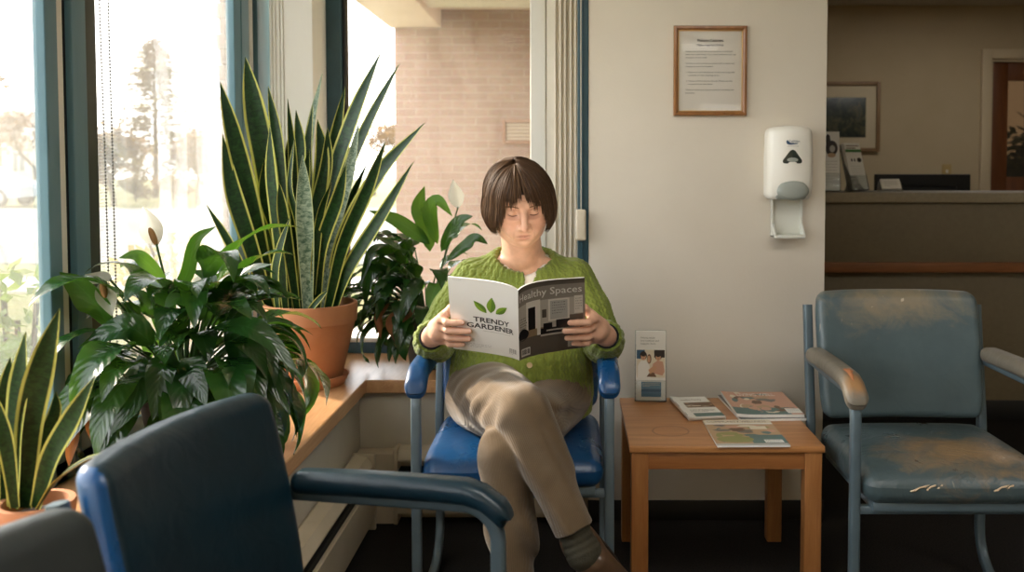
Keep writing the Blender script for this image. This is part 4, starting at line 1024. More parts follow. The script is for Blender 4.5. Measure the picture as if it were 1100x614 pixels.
def s_prof(table):
    """upright trunk: rows (z, cx, cy, rx, ry), rounded off at the ends"""
    T = np.array(table, dtype=np.float32); z = T[:,0]
    def f(P):
        zz = np.clip(P[:,2], z[0], z[-1]); cx, cy, rx, ry = (np.interp(zz, z, T[:,i]).astype(np.float32) for i in (1,2,3,4))
        u, v = (P[:,0]-cx)/rx, (P[:,1]-cy)/ry; k0 = np.sqrt(u*u+v*v); k1 = np.sqrt((u/rx)**2+(v/ry)**2)
        d = k0*(k0-1)/np.maximum(k1, 1e-5); d = np.where(k0 < .05, -np.minimum(rx, ry), d)
        dz = np.maximum(z[0]-P[:,2], P[:,2]-z[-1])
        return np.where(dz > 0, np.sqrt(np.maximum(d, 0)**2+dz*dz) + np.minimum(d, 0)*0, np.maximum(d, dz))
    c = A3((T[:,1].mean(), T[:,2].mean(), z.mean())); return f, c, float((z[-1]-z[0])/2+T[:,3:].max())
class SDF:
    def __init__(s): s.ops = []
    def u(s, prim, k=.01): s.ops.append(('u', prim, k)); return s
    def sub(s, prim, k=.006): s.ops.append(('s', prim, k)); return s
    def shell(s, t): s.ops.append(('h', None, t)); return s
    def cut(s, f): s.ops.append(('c', f, 0)); return s
    def disp(s, f): s.ops.append(('d', f, 0)); return s
    def ev(s, P, c=None, r=0.):
        d = np.full(len(P), .15, np.float32)
        for kind, prim, k in s.ops:
            if kind == 'h': d = np.maximum(d, -(d+k)); continue
            if kind == 'c': d = np.maximum(d, prim(P)); continue
            if kind == 'd': d = d + prim(P); continue
            f, bc, br = prim
            if c is not None and float(np.linalg.norm(c-bc)) > br+r+.04+k: continue
            q = f(P)
            if kind == 'u':
                h = np.clip(.5+.5*(q-d)/k, 0, 1); d = q*(1-h)+d*h-k*h*(1-h)
            else:
                q = -q; h = np.clip(.5-.5*(q-d)/k, 0, 1); d = q*(1-h)+d*h+k*h*(1-h)
        return d
def sdf_mesh(sdf, lo, hi, cell, bs=14):
    """surface nets over the zero level of sdf inside the box lo..hi"""
    lo, hi = np.array(lo, np.float32), np.array(hi, np.float32)
    nb = np.ceil((hi-lo)/cell/bs).astype(int); n = nb*bs+1
    D = np.full(n, .1, np.float32); rad = cell*bs*.87
    g1 = np.arange(bs+1, dtype=np.float32)*cell
    off = np.stack(np.meshgrid(g1, g1, g1, indexing='ij'), -1).reshape(-1, 3)
    for i in range(nb[0]):
        for j in range(nb[1]):
            for k in range(nb[2]):
                o = lo+np.array((i, j, k), np.float32)*bs*cell; c = o+bs*cell/2
                dc = float(sdf.ev(c[None], c, rad)[0])
                if abs(dc) > rad*1.6+.012:
                    if dc < 0: D[i*bs:(i+1)*bs+1, j*bs:(j+1)*bs+1, k*bs:(k+1)*bs+1] = np.minimum(D[i*bs:(i+1)*bs+1, j*bs:(j+1)*bs+1, k*bs:(k+1)*bs+1], -.1)
                    continue
                D[i*bs:(i+1)*bs+1, j*bs:(j+1)*bs+1, k*bs:(k+1)*bs+1] = sdf.ev(o+off, c, rad).reshape(bs+1, bs+1, bs+1)
    Sg = D < 0
    cnt = np.zeros(tuple(q-1 for q in n), np.int8)
    for a in (0,1):
        for b in (0,1):
            for c in (0,1): cnt += Sg[a:n[0]-1+a, b:n[1]-1+b, c:n[2]-1+c]
    I = np.argwhere((cnt > 0) & (cnt < 8)); idx = np.full(cnt.shape, -1, np.int32); idx[tuple(I.T)] = np.arange(len(I))
    acc = np.zeros((len(I), 3), np.float64); w = np.zeros(len(I))
    corners = [(a,b,c) for a in (0,1) for b in (0,1) for c in (0,1)]
    dv = {q: D[I[:,0]+q[0], I[:,1]+q[1], I[:,2]+q[2]] for q in corners}
    for q in corners:
        for ax in range(3):
            if q[ax]: continue
            p = list(q); p[ax] = 1; p = tuple(p); da, db = dv[q], dv[p]; msk = (da < 0) != (db < 0)
            t = np.where(msk, da/np.where(msk, da-db, 1), 0); pt = np.zeros((len(I), 3)); pt[:] = q; pt[:,ax] += t
            acc += pt*msk[:,None]; w += msk
    Vt = lo + (I + acc/w[:,None])*cell
    F = []
    for ax in range(3):
        b, c = (ax+1) % 3, (ax+2) % 3
        sl0 = [slice(1, n[q]-1) for q in range(3)]; sl0[ax] = slice(0, n[ax]-1); sl1 = list(sl0); sl1[ax] = slice(1, n[ax])
        s0, s1 = Sg[tuple(sl0)], Sg[tuple(sl1)]; E = np.argwhere(s0 != s1)
        if not len(E): continue
        pos = E.copy(); pos[:,b] += 1; pos[:,c] += 1
        def ci(db, dc):
            q = pos.copy(); q[:,b] += db; q[:,c] += dc; return idx[q[:,0], q[:,1], q[:,2]]
        Q = np.stack([ci(-1,-1), ci(0,-1), ci(0,0), ci(-1,0)], 1)
        inside0 = s0[tuple(E.T)]; Q[~inside0] = Q[~inside0][:, ::-1]; F.append(Q)
    return Vt, np.concatenate(F)
def np_normals(Vt, F):
    a, b, c, d = (Vt[F[:,i]] for i in range(4)); fn = np.cross(c-a, d-b); Nn = np.zeros_like(Vt)
    for i in range(4): np.add.at(Nn, F[:,i], fn)
    return Nn/np.maximum(np.linalg.norm(Nn, axis=1), 1e-12)[:,None]
def np_obj(name, Vt, F, mats, parent=None, uv=None, col=None, origin=None):
    if origin is not None: Vt = Vt-np.array(origin)
    me = bpy.data.meshes.new(name); me.vertices.add(len(Vt)); me.vertices.foreach_set('co', Vt.astype(np.float32).ravel())
    me.loops.add(F.size); me.loops.foreach_set('vertex_index', F.astype(np.int32).ravel())
    me.polygons.add(len(F)); me.polygons.foreach_set('loop_start', np.arange(0, F.size, F.shape[1], dtype=np.int32))
    me.polygons.foreach_set('use_smooth', np.ones(len(F), bool))
    for m_ in (mats if isinstance(mats, (list, tuple)) else [mats]): me.materials.append(m_)
    if uv is not None: me.uv_layers.new(name='UVMap').data.foreach_set('uv', uv[F.ravel()].astype(np.float32).ravel())
    if col is not None:
        at_ = me.color_attributes.new('Tint', 'FLOAT_COLOR', 'POINT'); at_.data.foreach_set('color', np.concatenate([col, np.ones((len(col),1))], 1).astype(np.float32).ravel())
    me.update(calc_edges=True); me.validate()
    o = bpy.data.objects.new(name, me); COL.objects.link(o)
    if parent is not None: o.parent = parent
    return o
# ================================================================== THE READER
# ---- the open magazine first: a surface its hands can hold
MG = {}
St, Sb = at(556.5, 312, 2.19), at(558, 387, 2.345)
LT, LB, RT, RB = at(481, 297, 2.285), at(487, 374, 2.425), at(628, 298, 2.285), at(629, 372, 2.425)
def edge_curve(o, s, cw, n=24):
    """from outer corner o to spine s, bowing towards the lens near the spine"""
    d = s-o; p1 = o+d*.40+cw*.35; p2 = o+d*.86+cw
    return lambda u: o*(1-u)**3+p1*3*u*(1-u)**2+p2*3*u*u*(1-u)+s*u**3
cwt, cwb = V(0,-.012,.020), V(0,-.014,.012)
eLT, eLB, eRT, eRB = edge_curve(LT, St, cwt), edge_curve(LB, Sb, cwb), edge_curve(RT, St, cwt*1.2), edge_curve(RB, Sb, cwb*1.2)
def page(side, u, v, off=0.):
    """point of the cover; side 'L': u 0 = outer edge .. 1 = spine; 'R': u 0 = spine .. 1 = outer edge; v 0 = top; off = towards the lens"""
    def pt(uu, vv):
        q = uu if side == 'L' else 1-uu
        a, b = (eLT(q), eLB(q)) if side == 'L' else (eRT(q), eRB(q))
        return a.lerp(b, vv) + V(0, -.006*math.sin(PI*vv), -.002*math.sin(PI*vv))
    p = pt(u, v)
    if off:
        e = .004; tu = pt(u+e, v)-pt(u-e, v); tv = pt(u, v+e)-pt(u, v-e); nn = tv.cross(tu).normalized()
        if nn.y > 0: nn = -nn
        p = p+nn*off
    return p
# ---- head frame
HC = V(-.143, 2.512, 1.114)
HR = (Matrix.Rotation(R(11), 3, 'Z') @ Matrix.Rotation(R(23), 3, 'X') @ Matrix.Rotation(R(-3), 3, 'Y'))
def hd(x, y, z): return HC + HR @ V(x, y, z)
HN = np.array([list(r) for r in HR], dtype=np.float32)       # rows; local = (P-C) @ HN
def hell(c, r): return s_ell(hd(*c), r, HN)
def hcone(a, b, ra, rb): return s_cone(hd(*a), hd(*b), ra, rb)
body = SDF()
# skull, face, jaw
body.u(hell((0,.012,.014), (.0745,.094,.076)), .01)
body.u(hell((0,-.030,-.020), (.0640,.062,.088)), .03)
body.u(hell((0,-.048,-.075), (.043,.038,.036)), .03)
body.u(hell((0,-.074,-.089), (.020,.016,.014)), .02)          # chin
for s in (-1, 1):
    body.u(hell((s*.041,-.054,-.032), (.023,.026,.024)), .024)    # cheeks
    body.u(hell((s*.036,-.010,-.070), (.026,.042,.028)), .03)    # jaw corner
    body.u(hcone((s*.018,-.082,.024), (s*.044,-.068,.022), .010, .009), .014)  # brow ridge
    body.u(hell((s*.034,-.079,-.052), (.013,.013,.015)), .010); body.sub(hcone((s*.0205,-.1045,-.043), (s*.031,-.0945,-.064), .0036, .0022), .005)  # smile fold
    body.u(hell((s*.074,.012,-.020), (.009,.017,.029)), .006)       # ears
for s in (-1, 1): body.sub(hell((s*.0295,-.092,-.001), (.018,.014,.0125)), .012)  # eye sockets
for s in (-1, 1): body.u(hell((s*.0285,-.0735,-.001), (.0148,.0125,.0128)), .003)  # lidded eyeballs
body.u(hcone((0,-.088,.012), (0,-.108,-.030), .0068, .0095), .007)   # nose
body.u(hell((0,-.112,-.034), (.0105,.0105,.0088)), .005)
for s in (-1, 1): body.u(hell((s*.0122,-.099,-.0375), (.0078,.0105,.0076)), .004)
body.u(hell((0,-.086,-.062), (.031,.0125,.020)), .018)           # muzzle
body.u(hell((0,-.0945,-.0600), (.0200,.0062,.0040)), .005)        # lips
body.u(hell((0,-.0930,-.0690), (.0180,.0066,.0046)), .005)
body.sub(hcone((-.0200,-.1012,-.0640), (.0200,-.1012,-.0640), .0032, .0032), .003)
body.sub(hell((0,-.099,-.0805), (.016,.0055,.005)), .008)
# neck and trunk
NB = V(-.143, 2.652, .945)
body.u(s_cone(hd(0,.026,-.050), NB, .052, .058), .02)
body.u(s_cone(hd(0,.02,-.085), (-.140, 2.605, .955), .030, .040), .02)
body.u(s_prof([(.50,-.148,2.665,.165,.118), (.60,-.148,2.66,.160,.115), (.72,-.146,2.665,.150,.105), (.84,-.144,2.67,.145,.092), (.90,-.143,2.67,.135,.078), (.93,-.143,2.668,.10,.060), (.955,-.143,2.66,.06,.048)]), .02)
for s in (-1, 1): body.u(s_cone((-.143+s*.035, 2.612, .937), (-.143+s*.12, 2.645, .925), .010, .012), .02)   # collar bones
SH = {'L': V(-.292, 2.655, .885), 'R': V(.012, 2.655, .885)}
EL = {'L': at(467, 369, 2.60), 'R': at(648, 369, 2.60)}
WR = {'L': at(463, 361, 2.445), 'R': at(652, 360, 2.445)}
for q in 'LR':
    body.u(s_cone(SH[q], EL[q], .044, .036), .02); body.u(s_cone(EL[q], WR[q].lerp(EL[q], .12), .036, .026), .015)
    body.u(s_cone(WR[q].lerp(EL[q], .2), WR[q], .026, .0245), .01)
# hands: four fingers lie across the cover, the thumb presses from inside
nails = []
for q in 'LR':
    sg = 1 if q == 'L' else -1
    def pg(u, v, off, q=q): return page(q, u if q == 'L' else 1-u, v, off)
    vs_ = [.555, .665, .775, .875] if q == 'L' else [.56, .67, .78, .88]
    tips = [.165, .245, .235, .155] if q == 'L' else [.21, .275, .25, .17]
    rr = [.0086, .0090, .0086, .0074]; kn = []
    for i, (v, tp) in enumerate(zip(vs_, tips)):
        k0 = pg(-.105, v-.01, .004); pip = pg(.005, v-.015, .0195-(.002 if i == 3 else 0)); dip = pg(tp*.62, v-.005, .0135); tip = pg(tp, v+.004, .0085)
        r = rr[i]
        body.u(s_cone(k0, pip, r*1.22, r*1.08), .004); body.u(s_cone(pip, dip, r*1.06, r*.98), .0025); body.u(s_cone(dip, tip, r*.98, r*.86), .0025)
        kn.append(k0); nails.append((tip, dip, pip, r, q))
    w0 = WR[q]
    for i, k0 in enumerate(kn):
        ws = w0 + (kn[i]-(kn[1]+kn[2])/2)*.45
        body.u(s_cone(ws, k0, .0150, .0118), .012)
    body.u(s_ell((w0+kn[1]+kn[2])/3, (.026,.034,.026)), .012)
    # thumb
    tb0 = w0.lerp(kn[0], .35)+V(0, .0, .012); t1 = pg(-.03, vs_[0]-.09, -.016); t2 = pg(.10, vs_[0]-.10, -.013)
    body.u(s_cone(tb0, t1, .0150, .0108), .012); body.u(s_cone(t1, t2, .0106, .0088), .004)
# legs under the trousers
HIP = {'L': V(-.256, 2.60, .558), 'R': V(-.040, 2.62, .550)}
KN = {'L': at(563, 443, 2.21), 'R': at(543, 486, 2.235)}
AN = {'L': at(627, 594, 2.14), 'R': V(-.128, 2.17, .085)}
for q in 'LR':
    body.u(s_cone(HIP[q], KN[q], .075, .046), .02); body.u(s_cone(KN[q], AN[q], .046, .029), .015)
    fd = V(.62,-.20,-.75).normalized() if q == 'L' else V(.12,-1,.0).normalized()
    up = V(0,-1,.02) if q == 'L' else V(0,0,1)
    sd_ = fd.cross(up).normalized(); up = sd_.cross(fd).normalized()
    body.u(s_cone(AN[q], AN[q]-up*.05, .029, .026), .015); body.u(s_cone(AN[q]-up*.05, AN[q]-up*.058+fd*.09, .024, .018), .015)
m_skin, nt, bs = newmat('skin')
ca_ = N(nt, 'ShaderNodeAttribute'); ca_.attribute_name = 'Tint'; tc = N(nt, 'ShaderNodeTexCoord')
nz = N(nt, 'ShaderNodeTexNoise', Scale=55., Detail=4.); L(nt, tc, 'Object', nz, 'Vector'); rp = ramp(nt, [(.35, (.93,.91,.9)), (.65, (1.04,1.03,1.02))]); L(nt, nz, 'Fac', rp, 0)
mx = N(nt, 'ShaderNodeMix', i0=1.); mx.data_type = 'RGBA'; mx.blend_type = 'MULTIPLY'; L(nt, ca_, 'Color', mx, 6); L(nt, rp, 'Color', mx, 7); L(nt, mx, 2, bs, 'Base Color')
bs.inputs['Roughness'].default_value = .48; bs.inputs['Subsurface Weight'].default_value = .04; bs.inputs['Subsurface Radius'].default_value = (.012,.005,.003); bs.inputs['Subsurface Scale'].default_value = .6
bp = N(nt, 'ShaderNodeBump', Strength=.12, Distance=.001); nb = N(nt, 'ShaderNodeTexNoise', Scale=220., Detail=2.); L(nt, tc, 'Object', nb, 'Vector'); L(nt, nb, 'Fac', bp, 'Height'); L(nt, bp, 0, bs, 'Normal')
Vb, Fb = sdf_mesh(body, (-.48, 1.90, .0), (.22, 2.82, 1.26), .0026)
skin = np.array(srgb(220,174,148)); tint = np.tile(skin, (len(Vb), 1))
loc = (Vb-np.array(HC)) @ HN
def blob(c, r, colr, amt):
    d = np.sqrt((((loc-np.array(c))/np.array(r))**2).sum(1)); k = (np.clip(1.25-d, 0, .5)*2*amt)[:,None]
    tint[:] = tint*(1-k)+np.array(colr)*k
for s in (-1, 1): blob((s*.042,-.08,-.034), (.022,.03,.018), srgb(214,150,126), .35); blob((s*.0295,-.09,-.012), (.020,.02,.008), srgb(196,142,120), .4)
for s in (-1, 1):  # shade round the eyes and in smile folds, painted into the skin tint
    blob((s*.0285,-.09,-.0145), (.017,.02,.0045), srgb(176,124,102), .5)
    blob((s*.029,-.09,-.0095), (.015,.02,.0022), srgb(150,100,84), .5)
    blob((s*.0275,-.09,-.061), (.0022,.03,.012), srgb(182,132,110), .3)
    blob((s*.029,-.09,.0095), (.017,.02,.0055), srgb(196,146,122), .5)
for zz in (.034, .042): blob((0,-.09,zz), (.03,.03,.0014), srgb(190,142,118), .4)
blob((0,-.116,-.035), (.013,.012,.011), srgb(212,150,126), .4)
blob((0,-.106,-.0600), (.0190,.014,.0034), srgb(186,118,104), .7); blob((0,-.105,-.0690), (.0170,.014,.0040), srgb(190,124,110), .65); blob((0,-.098,-.0642), (.0200,.014,.0013), srgb(150,92,80), .5)
sc_ = ((loc[:,2] > .050) | ((loc[:,1] > -.012) & (loc[:,2] > -.035) & (np.abs(loc[:,0]) < .072))) & (loc[:,2] > -.05) & (np.abs(loc[:,0]) < .12) & (loc[:,1] < .13)
tint[sc_] = srgb(50,36,27)
pO = V(-.14, 2.60, 0)
person = np_obj('person', Vb, Fb, m_skin, None, col=tint, origin=pO); person.location = pO
tag(person, 'woman in green cable-knit cardigan seated cross-legged, holding an open magazine with both hands', 'person')
def child(o): o.parent = person; return o
# brows and lash lines
m_hair, nt, bs = newmat('brown_hair'); tc = N(nt, 'ShaderNodeTexCoord'); sp = N(nt, 'ShaderNodeSeparateXYZ'); L(nt, tc, 'UV', sp, 0)
rp = ramp(nt, [(0., srgb(50,35,25)), (.45, srgb(84,61,42)), (.8, srgb(118,88,60)), (1., srgb(152,120,86))]); L(nt, sp, 'X', rp, 0); L(nt, rp, 'Color', bs, 'Base Color')
bs.inputs['Roughness'].default_value = .55; bs.inputs['Specular IOR Level'].default_value = .28
m_lash = mat('lash_brown', srgb(82,54,42), .7); m_brow = mat('brow_brown', srgb(138,102,78), .8); m_lip = mat('lip_line', srgb(128,72,62), .6)

def front(x, z, off=0.):
    """surface point of the face at local (x, z), marching in from the front"""
    lo_, hi_ = -.14, -.02; ys = np.linspace(lo_, hi_, 160); P = np.array([list(hd(x, y, z)) for y in ys], dtype=np.float32); d = body.ev(P)
    i = int(np.argmax(d < 0)); return hd(x, ys[max(i, 1)]-off, z)-pO
for s in (-1, 1):
    m = MB()
    for k in range(15):
        t = k/14; x = s*(.014+.032*t); z = .0200+.0028*math.sin(PI*t)-.0035*t
        a = front(x, z-.0022, .0004); b = front(x+s*.005, z+.0022, .0016); m.tube([a, a.lerp(b, .5)+V(0,-.0006,0), b], [.0011,.0011,.0005], 5)
    m.build('eyebrow', m_brow, person)
    m = MB(); pts = [front(s*(.0165+.0245*t), -.0070-.0022*math.sin(PI*t)+.0018*t, .0008) for t in (i/10 for i in range(11))]
    m.tube(pts, [.0005+.0008*math.sin(PI*min(1,.15+.8*i/10)) for i in range(11)], 6); m.build('lash_line', m_lash, person)
    m = MB(); pts = [front(s*(.017+.023*t), .0068+.0026*math.sin(PI*t)-.002*t, .0002) for t in (i/10 for i in range(11))]
    m.tube(pts, [.0007]*11, 5); m.build('lid_crease', mat('lid_crease_skin', srgb(182,134,110), .7), person)
m = MB(); m.tube([front(.0200*t, -.0643-.0006*math.cos(t*PI)*1.0, -.0002) for t in (i/8-1 for i in range(17))], [.0003+.0008*math.sin(PI*i/16) for i in range(17)], 6); m.build('mouth_line', m_lip, person)
# finger nails
m_nail = mat('finger_nail', srgb(228,184,166), .25)
for (tip, dip, pip, r, q) in nails:
    d = (tip-dip).normalized(); up = V(0,-1,.25); up = (up-d*up.dot(d)).normalized(); sd_ = d.cross(up); c = tip+up*r*.62+d*r*.12
    m = MB()
    def nf(u, v, c=c, d=d, sd_=sd_, up=up, r=r):
        a = (u-.5)*1.5; return c+sd_*math.sin(a)*r*.72+up*(math.cos(a)-1)*r*.7+d*(v-.5)*r*1.25*(1-.25*abs(u-.5)*2)+up*.0014-pO
    m.grid(nf, 6, 4); m.build('fingernail', m_nail, person)
# plain ring on the ring finger of the hand at the right
tip, dip, pip, r, q = nails[6]
m = MB(); a = pip.lerp(page('R', 1.105, .77, .004), .55); ax = (page('R', 1.105, .77, .004)-pip).normalized()
Mx = Matrix.Translation(a-pO) @ ax.to_track_quat('Z', 'Y').to_matrix().to_4x4()
m.lathe([(r*1.16,-.0016), (r*1.30,-.0016), (r*1.36,0), (r*1.30,.0016), (r*1.16,.0016)], 24, M=Mx, closed=True)
rg = m.build('ring', mat('silver', srgb(210,206,200), .2, metal=1.), person)
# ---- white top
shirt = SDF()
TR = [(.46,-.148,2.665,.178,.130), (.60,-.148,2.66,.174,.128), (.72,-.146,2.662,.163,.119), (.84,-.144,2.668,.157,.106), (.90,-.143,2.668,.145,.090), (.93,-.143,2.668,.108,.070), (.96,-.143,2.662,.06,.05)]
shirt.u(s_prof(TR), .01); shirt.sub(s_ell((-.134, 2.575, .985), (.074,.105,.086)), .004); shirt.shell(.005)
shirt.cut(lambda P: P[:,2]-.952)
Vs, Fs = sdf_mesh(shirt, (-.36, 2.48, .62), (.08, 2.84, 1.0), .0036)
np_obj('top', Vs, Fs, mat('white_cotton', srgb(236,230,222), .8, bscale=300., bstr=.15), person, origin=pO)
# ---- cardigan
cg = SDF()
TC_ = [(.475,-.148,2.66,.198,.152), (.50,-.148,2.655,.203,.160), (.56,-.148,2.652,.206,.163), (.62,-.148,2.652,.202,.158), (.72,-.147,2.657,.189,.142), (.80,-.146,2.662,.184,.130), (.865,-.144,2.667,.176,.114), (.905,-.143,2.667,.156,.097), (.935,-.143,2.664,.122,.081), (.962,-.143,2.657,.082,.066), (.975,-.143,2.652,.06,.05)]
cg.u(s_prof(TC_), .01)
for q in 'LR':
    s = -1 if q == 'L' else 1
    cg.u(s_cone(SH[q]+V(-s*.010,0,-.004), SH[q].lerp(EL[q], .5), .058, .056), .03)
    cg.u(s_cone(SH[q].lerp(EL[q], .5), EL[q]+V(0,.0,.004), .056, .054), .012)
    f1 = EL[q].lerp(WR[q], .55); cg.u(s_cone(EL[q]+V(0,0,.004), f1, .054, .048), .012); cg.u(s_cone(f1, WR[q].lerp(EL[q], -.02), .048, .037), .012)
# neck opening and front opening
cg.sub(s_ell((-.134, 2.590, .992), (.100,.114,.086)), .006)
fx = at(568, 300, 2.53).x
def notch(P):
    z = P[:,2]; hw = np.where(z > .80, np.clip((z-.84)*.30, -.02, .03), np.clip((.600-z)*.42, -.02, .06))
    d = np.abs(P[:,0]-fx-.012*np.where(z < .7, (.62-z)/.1, 0))-hw
    return np.where(P[:,1] < 2.62, -d*.9, -.2)
cg.shell(.0075); cg.cut(notch)
cg.cut(lambda P: np.where(np.abs(P[:,0]+.146) < .235, .492+.02*np.clip((P[:,1]-2.5)/.3, 0, 1)-P[:,2], -.2))
for q in 'LR':
    ax = A3((WR[q]-EL[q]).normalized()); w0 = A3(WR[q].lerp(EL[q], .10))
    cg.cut(lambda P, ax=ax, w0=w0: np.where(((P-w0)**2).sum(1) < .0075, (P-w0) @ ax, -.2))
Vc, Fc = sdf_mesh(cg, (-.47, 2.36, .44), (.20, 2.86, 1.0), .0029)
Nc = np_normals(Vc, Fc)
# knit: cables running down the body and along the sleeves, raised from the surface
bones = [('T', None, None)] + [(k, a, b) for q in 'LR' for (k, a, b) in (('U', SH[q], EL[q]), ('F', EL[q], WR[q]))]
dist = np.full(len(Vc), 9., np.float32); uvc = np.zeros((len(Vc), 2), np.float32)
f_t = s_prof(TC_)[0]; dT = f_t(Vc.astype(np.float32)); ang = np.arctan2(Vc[:,0]+.145, -(Vc[:,1]-2.66))
uvc[:,0] = ang*.165; uvc[:,1] = Vc[:,2]; dist = np.abs(dT)
for (k, a, b) in bones[1:]:
    a_, b_ = np.array(a), np.array(b); ab = b_-a_; Ln = np.linalg.norm(ab); ab /= Ln
    t = (Vc-a_) @ ab; q = Vc-a_-np.clip(t, -.01, Ln+.01)[:,None]*ab; rd = np.linalg.norm(q, axis=1); d = np.abs(rd-.053)
    ref = np.array((0,-.3,1.)); ref -= ab*(ref @ ab); ref /= np.linalg.norm(ref); sdv = np.cross(ab, ref)
    an = np.arctan2(q @ sdv, q @ ref)
    msk = (d < dist-.004) & (t > -.02); dist[msk] = d[msk]; uvc[msk, 0] = (an*.054)[msk]; uvc[msk, 1] = ((0 if k == 'U' else .21)+t)[msk]
PER = .0270; col_ = uvc[:,0]/PER; fr_ = (col_-np.floor(col_)-.5)*PER; ph = uvc[:,1]*2*PI/.040
A_ = .0046; wst = .0050
h1_ = 1-((fr_-A_*np.sin(ph))/wst)**2; h2_ = 1-((fr_+A_*np.sin(ph))/wst)**2
cab = np.clip(np.maximum(h1_, h2_), 0, 1); rib = .55*np.clip(np.cos((fr_/PER)*2*PI*1.0-PI), 0, 1)
hem = np.clip((.545-Vc[:,2])/.012, 0, 1)*(dT < .02)
rib2 = .5+.5*np.cos(uvc[:,0]*2*PI/.0085)
hgt = (np.sqrt(cab)*1.0+rib)*(1-hem)+rib2*.7*hem
hgt += .12*np.sin(uvc[:,1]*2*PI/.0062)
outer = np.clip((Nc*(Vc-np.array((-.145,2.66,.75)))).sum(1)*40, -1, 1)
Vc = Vc+Nc*(hgt*.0062-.0028)[:,None]
# soft folds
fold_ = .004*np.sin(Vc[:,2]*58+Vc[:,0]*18)*np.exp(-((Vc[:,2]-.60)/.07)**2)*np.clip((2.62-Vc[:,1])/.08, 0, 1)
Vc = Vc+Nc*fold_[:,None]
m_knit = mat('green_wool_knit', srgb(128,142,66), .9, col2=srgb(108,124,52), nscale=9., bscale=420., bstr=.5, bdist=.0015, sheen=.3, spec=.2)
card = np_obj('cardigan', Vc, Fc, m_knit, person, uv=uvc, origin=pO)
# dark undersleeves showing at the cuffs
m_under = mat('navy_undersleeve', srgb(24,28,36), .85)
for q in 'LR':
    us = SDF(); a_, b_ = WR[q].lerp(EL[q], .26), WR[q].lerp(EL[q], .035); us.u(s_cone(a_, b_, .0345, .0325), .004); ax = A3((WR[q]-EL[q]).normalized()); w0 = A3(b_)
    us.shell(.004); us.cut(lambda P, ax=ax, w0=w0: (P-w0) @ ax)
    v, f = sdf_mesh(us, [min(a_[i], b_[i])-.05 for i in range(3)], [max(a_[i], b_[i])+.05 for i in range(3)], .0024); np_obj('undersleeve', v, f, m_under, person, origin=pO)
m_btn = mat('horn_button', srgb(120,92,60), .3, coat=.5); m_btn2 = mat('pale_button', srgb(196,176,140), .3, coat=.5)
for (px_, py_, mm) in ((566, 293.5, m_btn), (569, 391.5, m_btn2), (582, 413, m_btn)):
    ys = np.linspace(2.40, 2.70, 260); P = np.array([list(at(px_, py_, y)) for y in ys], dtype=np.float32); d = cg.ev(P)
    if not (d < 0).any(): continue
    c = Vector(P[int(np.argmax(d < 0))].tolist())-pO+V(0,-.005,0); m = MB(); M_ = Matrix.Translation(c) @ Matrix.Rotation(PI/2, 4, 'X')
    m.lathe([(.0012,.0005), (.0045,.0005), (.0055,.0016), (.0072,.0022), (.0080,.0010), (.0072,-.002), (.001,-.002)], 20, M=M_); m.build('button', mm, card)
# ---- trousers
tr = SDF()
tr.u(s_ell((-.148, 2.665, .572), (.190,.140,.102)), .02)
def leg(S_, hip, knee, ank, r):
    S_.u(s_cone(hip, hip.lerp(knee, .55), r[0], r[1]), r[5]); S_.u(s_cone(hip.lerp(knee, .55), knee, r[1], r[2]), .03)
    S_.u(s_cone(knee, knee.lerp(ank, .45), r[2], r[3]), .03); S_.u(s_cone(knee.lerp(ank, .45), ank, r[3], r[4]), .03)
under = SDF(); leg(under, HIP['R'], KN['R'], AN['R']+V(.0,0,.02), (.092, .080, .063, .056, .053, .04))
over = SDF(); leg(over, HIP['L'], KN['L'], AN['L'].lerp(KN['L'], .02), (.098, .085, .066, .056, .049, .04))
tr.ops += under.ops
# the crossed leg joins the pelvis softly but only creases against the other leg
k0 = HIP['L']; kk = KN['L']
tr.u(s_cone(k0, k0.lerp(kk, .30), .103, .098), .03); tr.u(s_cone(k0.lerp(kk, .28), k0.lerp(kk, .6), .098, .087), .010); tr.u(s_cone(k0.lerp(kk, .58), kk, .087, .067), .008)
an_ = AN['L']; tr.u(s_cone(kk, kk.lerp(an_, .45), .066, .057), .010); tr.u(s_cone(kk.lerp(an_, .43), an_, .057, .050), .008)
Kn = A3(kk)
def wr(P):
    """creases: fan behind the knee, diagonal pulls on the thigh and shin"""
    x, y, z = P[:,0], P[:,1], P[:,2]
    a = np.exp(-(((x+.155)/.06)**2+((y-2.33)/.09)**2+((z-.57)/.07)**2))*.0075*np.sin(150*(x*.9-z*.55+.2*y))
    b = np.exp(-(((x+.03)/.07)**2+((y-2.42)/.12)**2+((z-.56)/.06)**2))*.0070*np.sin(120*(x*.5+z*.9))
    c = .0034*np.sin(46*(z*1.1+x*.7)+5*np.sin(13*x+9*y))*np.clip((2.4-y)/.1, 0, 1)
    e = .0050*np.sin(70*(x*.9+.45*z))*np.clip((.50-z)/.1, 0, 1)*np.clip((2.3-y)/.05, 0, 1)
    hz = np.exp(-(((x+.235)/.07)**2+((z-.60)/.05)**2))*.0060*np.sin(110*(y*.8+z*.5))
    return (a+b+c+e+hz).astype(np.float32)
tr.disp(wr); tr.shell(.007)
aL = A3((AN['L']-KN['L']).normalized()); wL = A3(AN['L'].lerp(KN['L'], .165))
def hemcut(P):
    q = P-A3(KN['L']); t = q @ aL; d = np.sqrt(np.maximum((q*q).sum(1)-t*t, 0)); return np.where((d < .07) & (P[:,2] < .5), (P-wL) @ aL, -.2)
tr.cut(hemcut)
tr.cut(lambda P: .055-P[:,2])
tr.cut(lambda P: P[:,2]-.685-.3*np.clip(2.45-P[:,1], 0, 1))
Vt_, Ft_ = sdf_mesh(tr, (-.42, 2.02, .03), (.16, 2.84, .74), .0032)
uvt = np.zeros((len(Vt_), 2), np.float32); dist = np.full(len(Vt_), 9.)
off = 0.
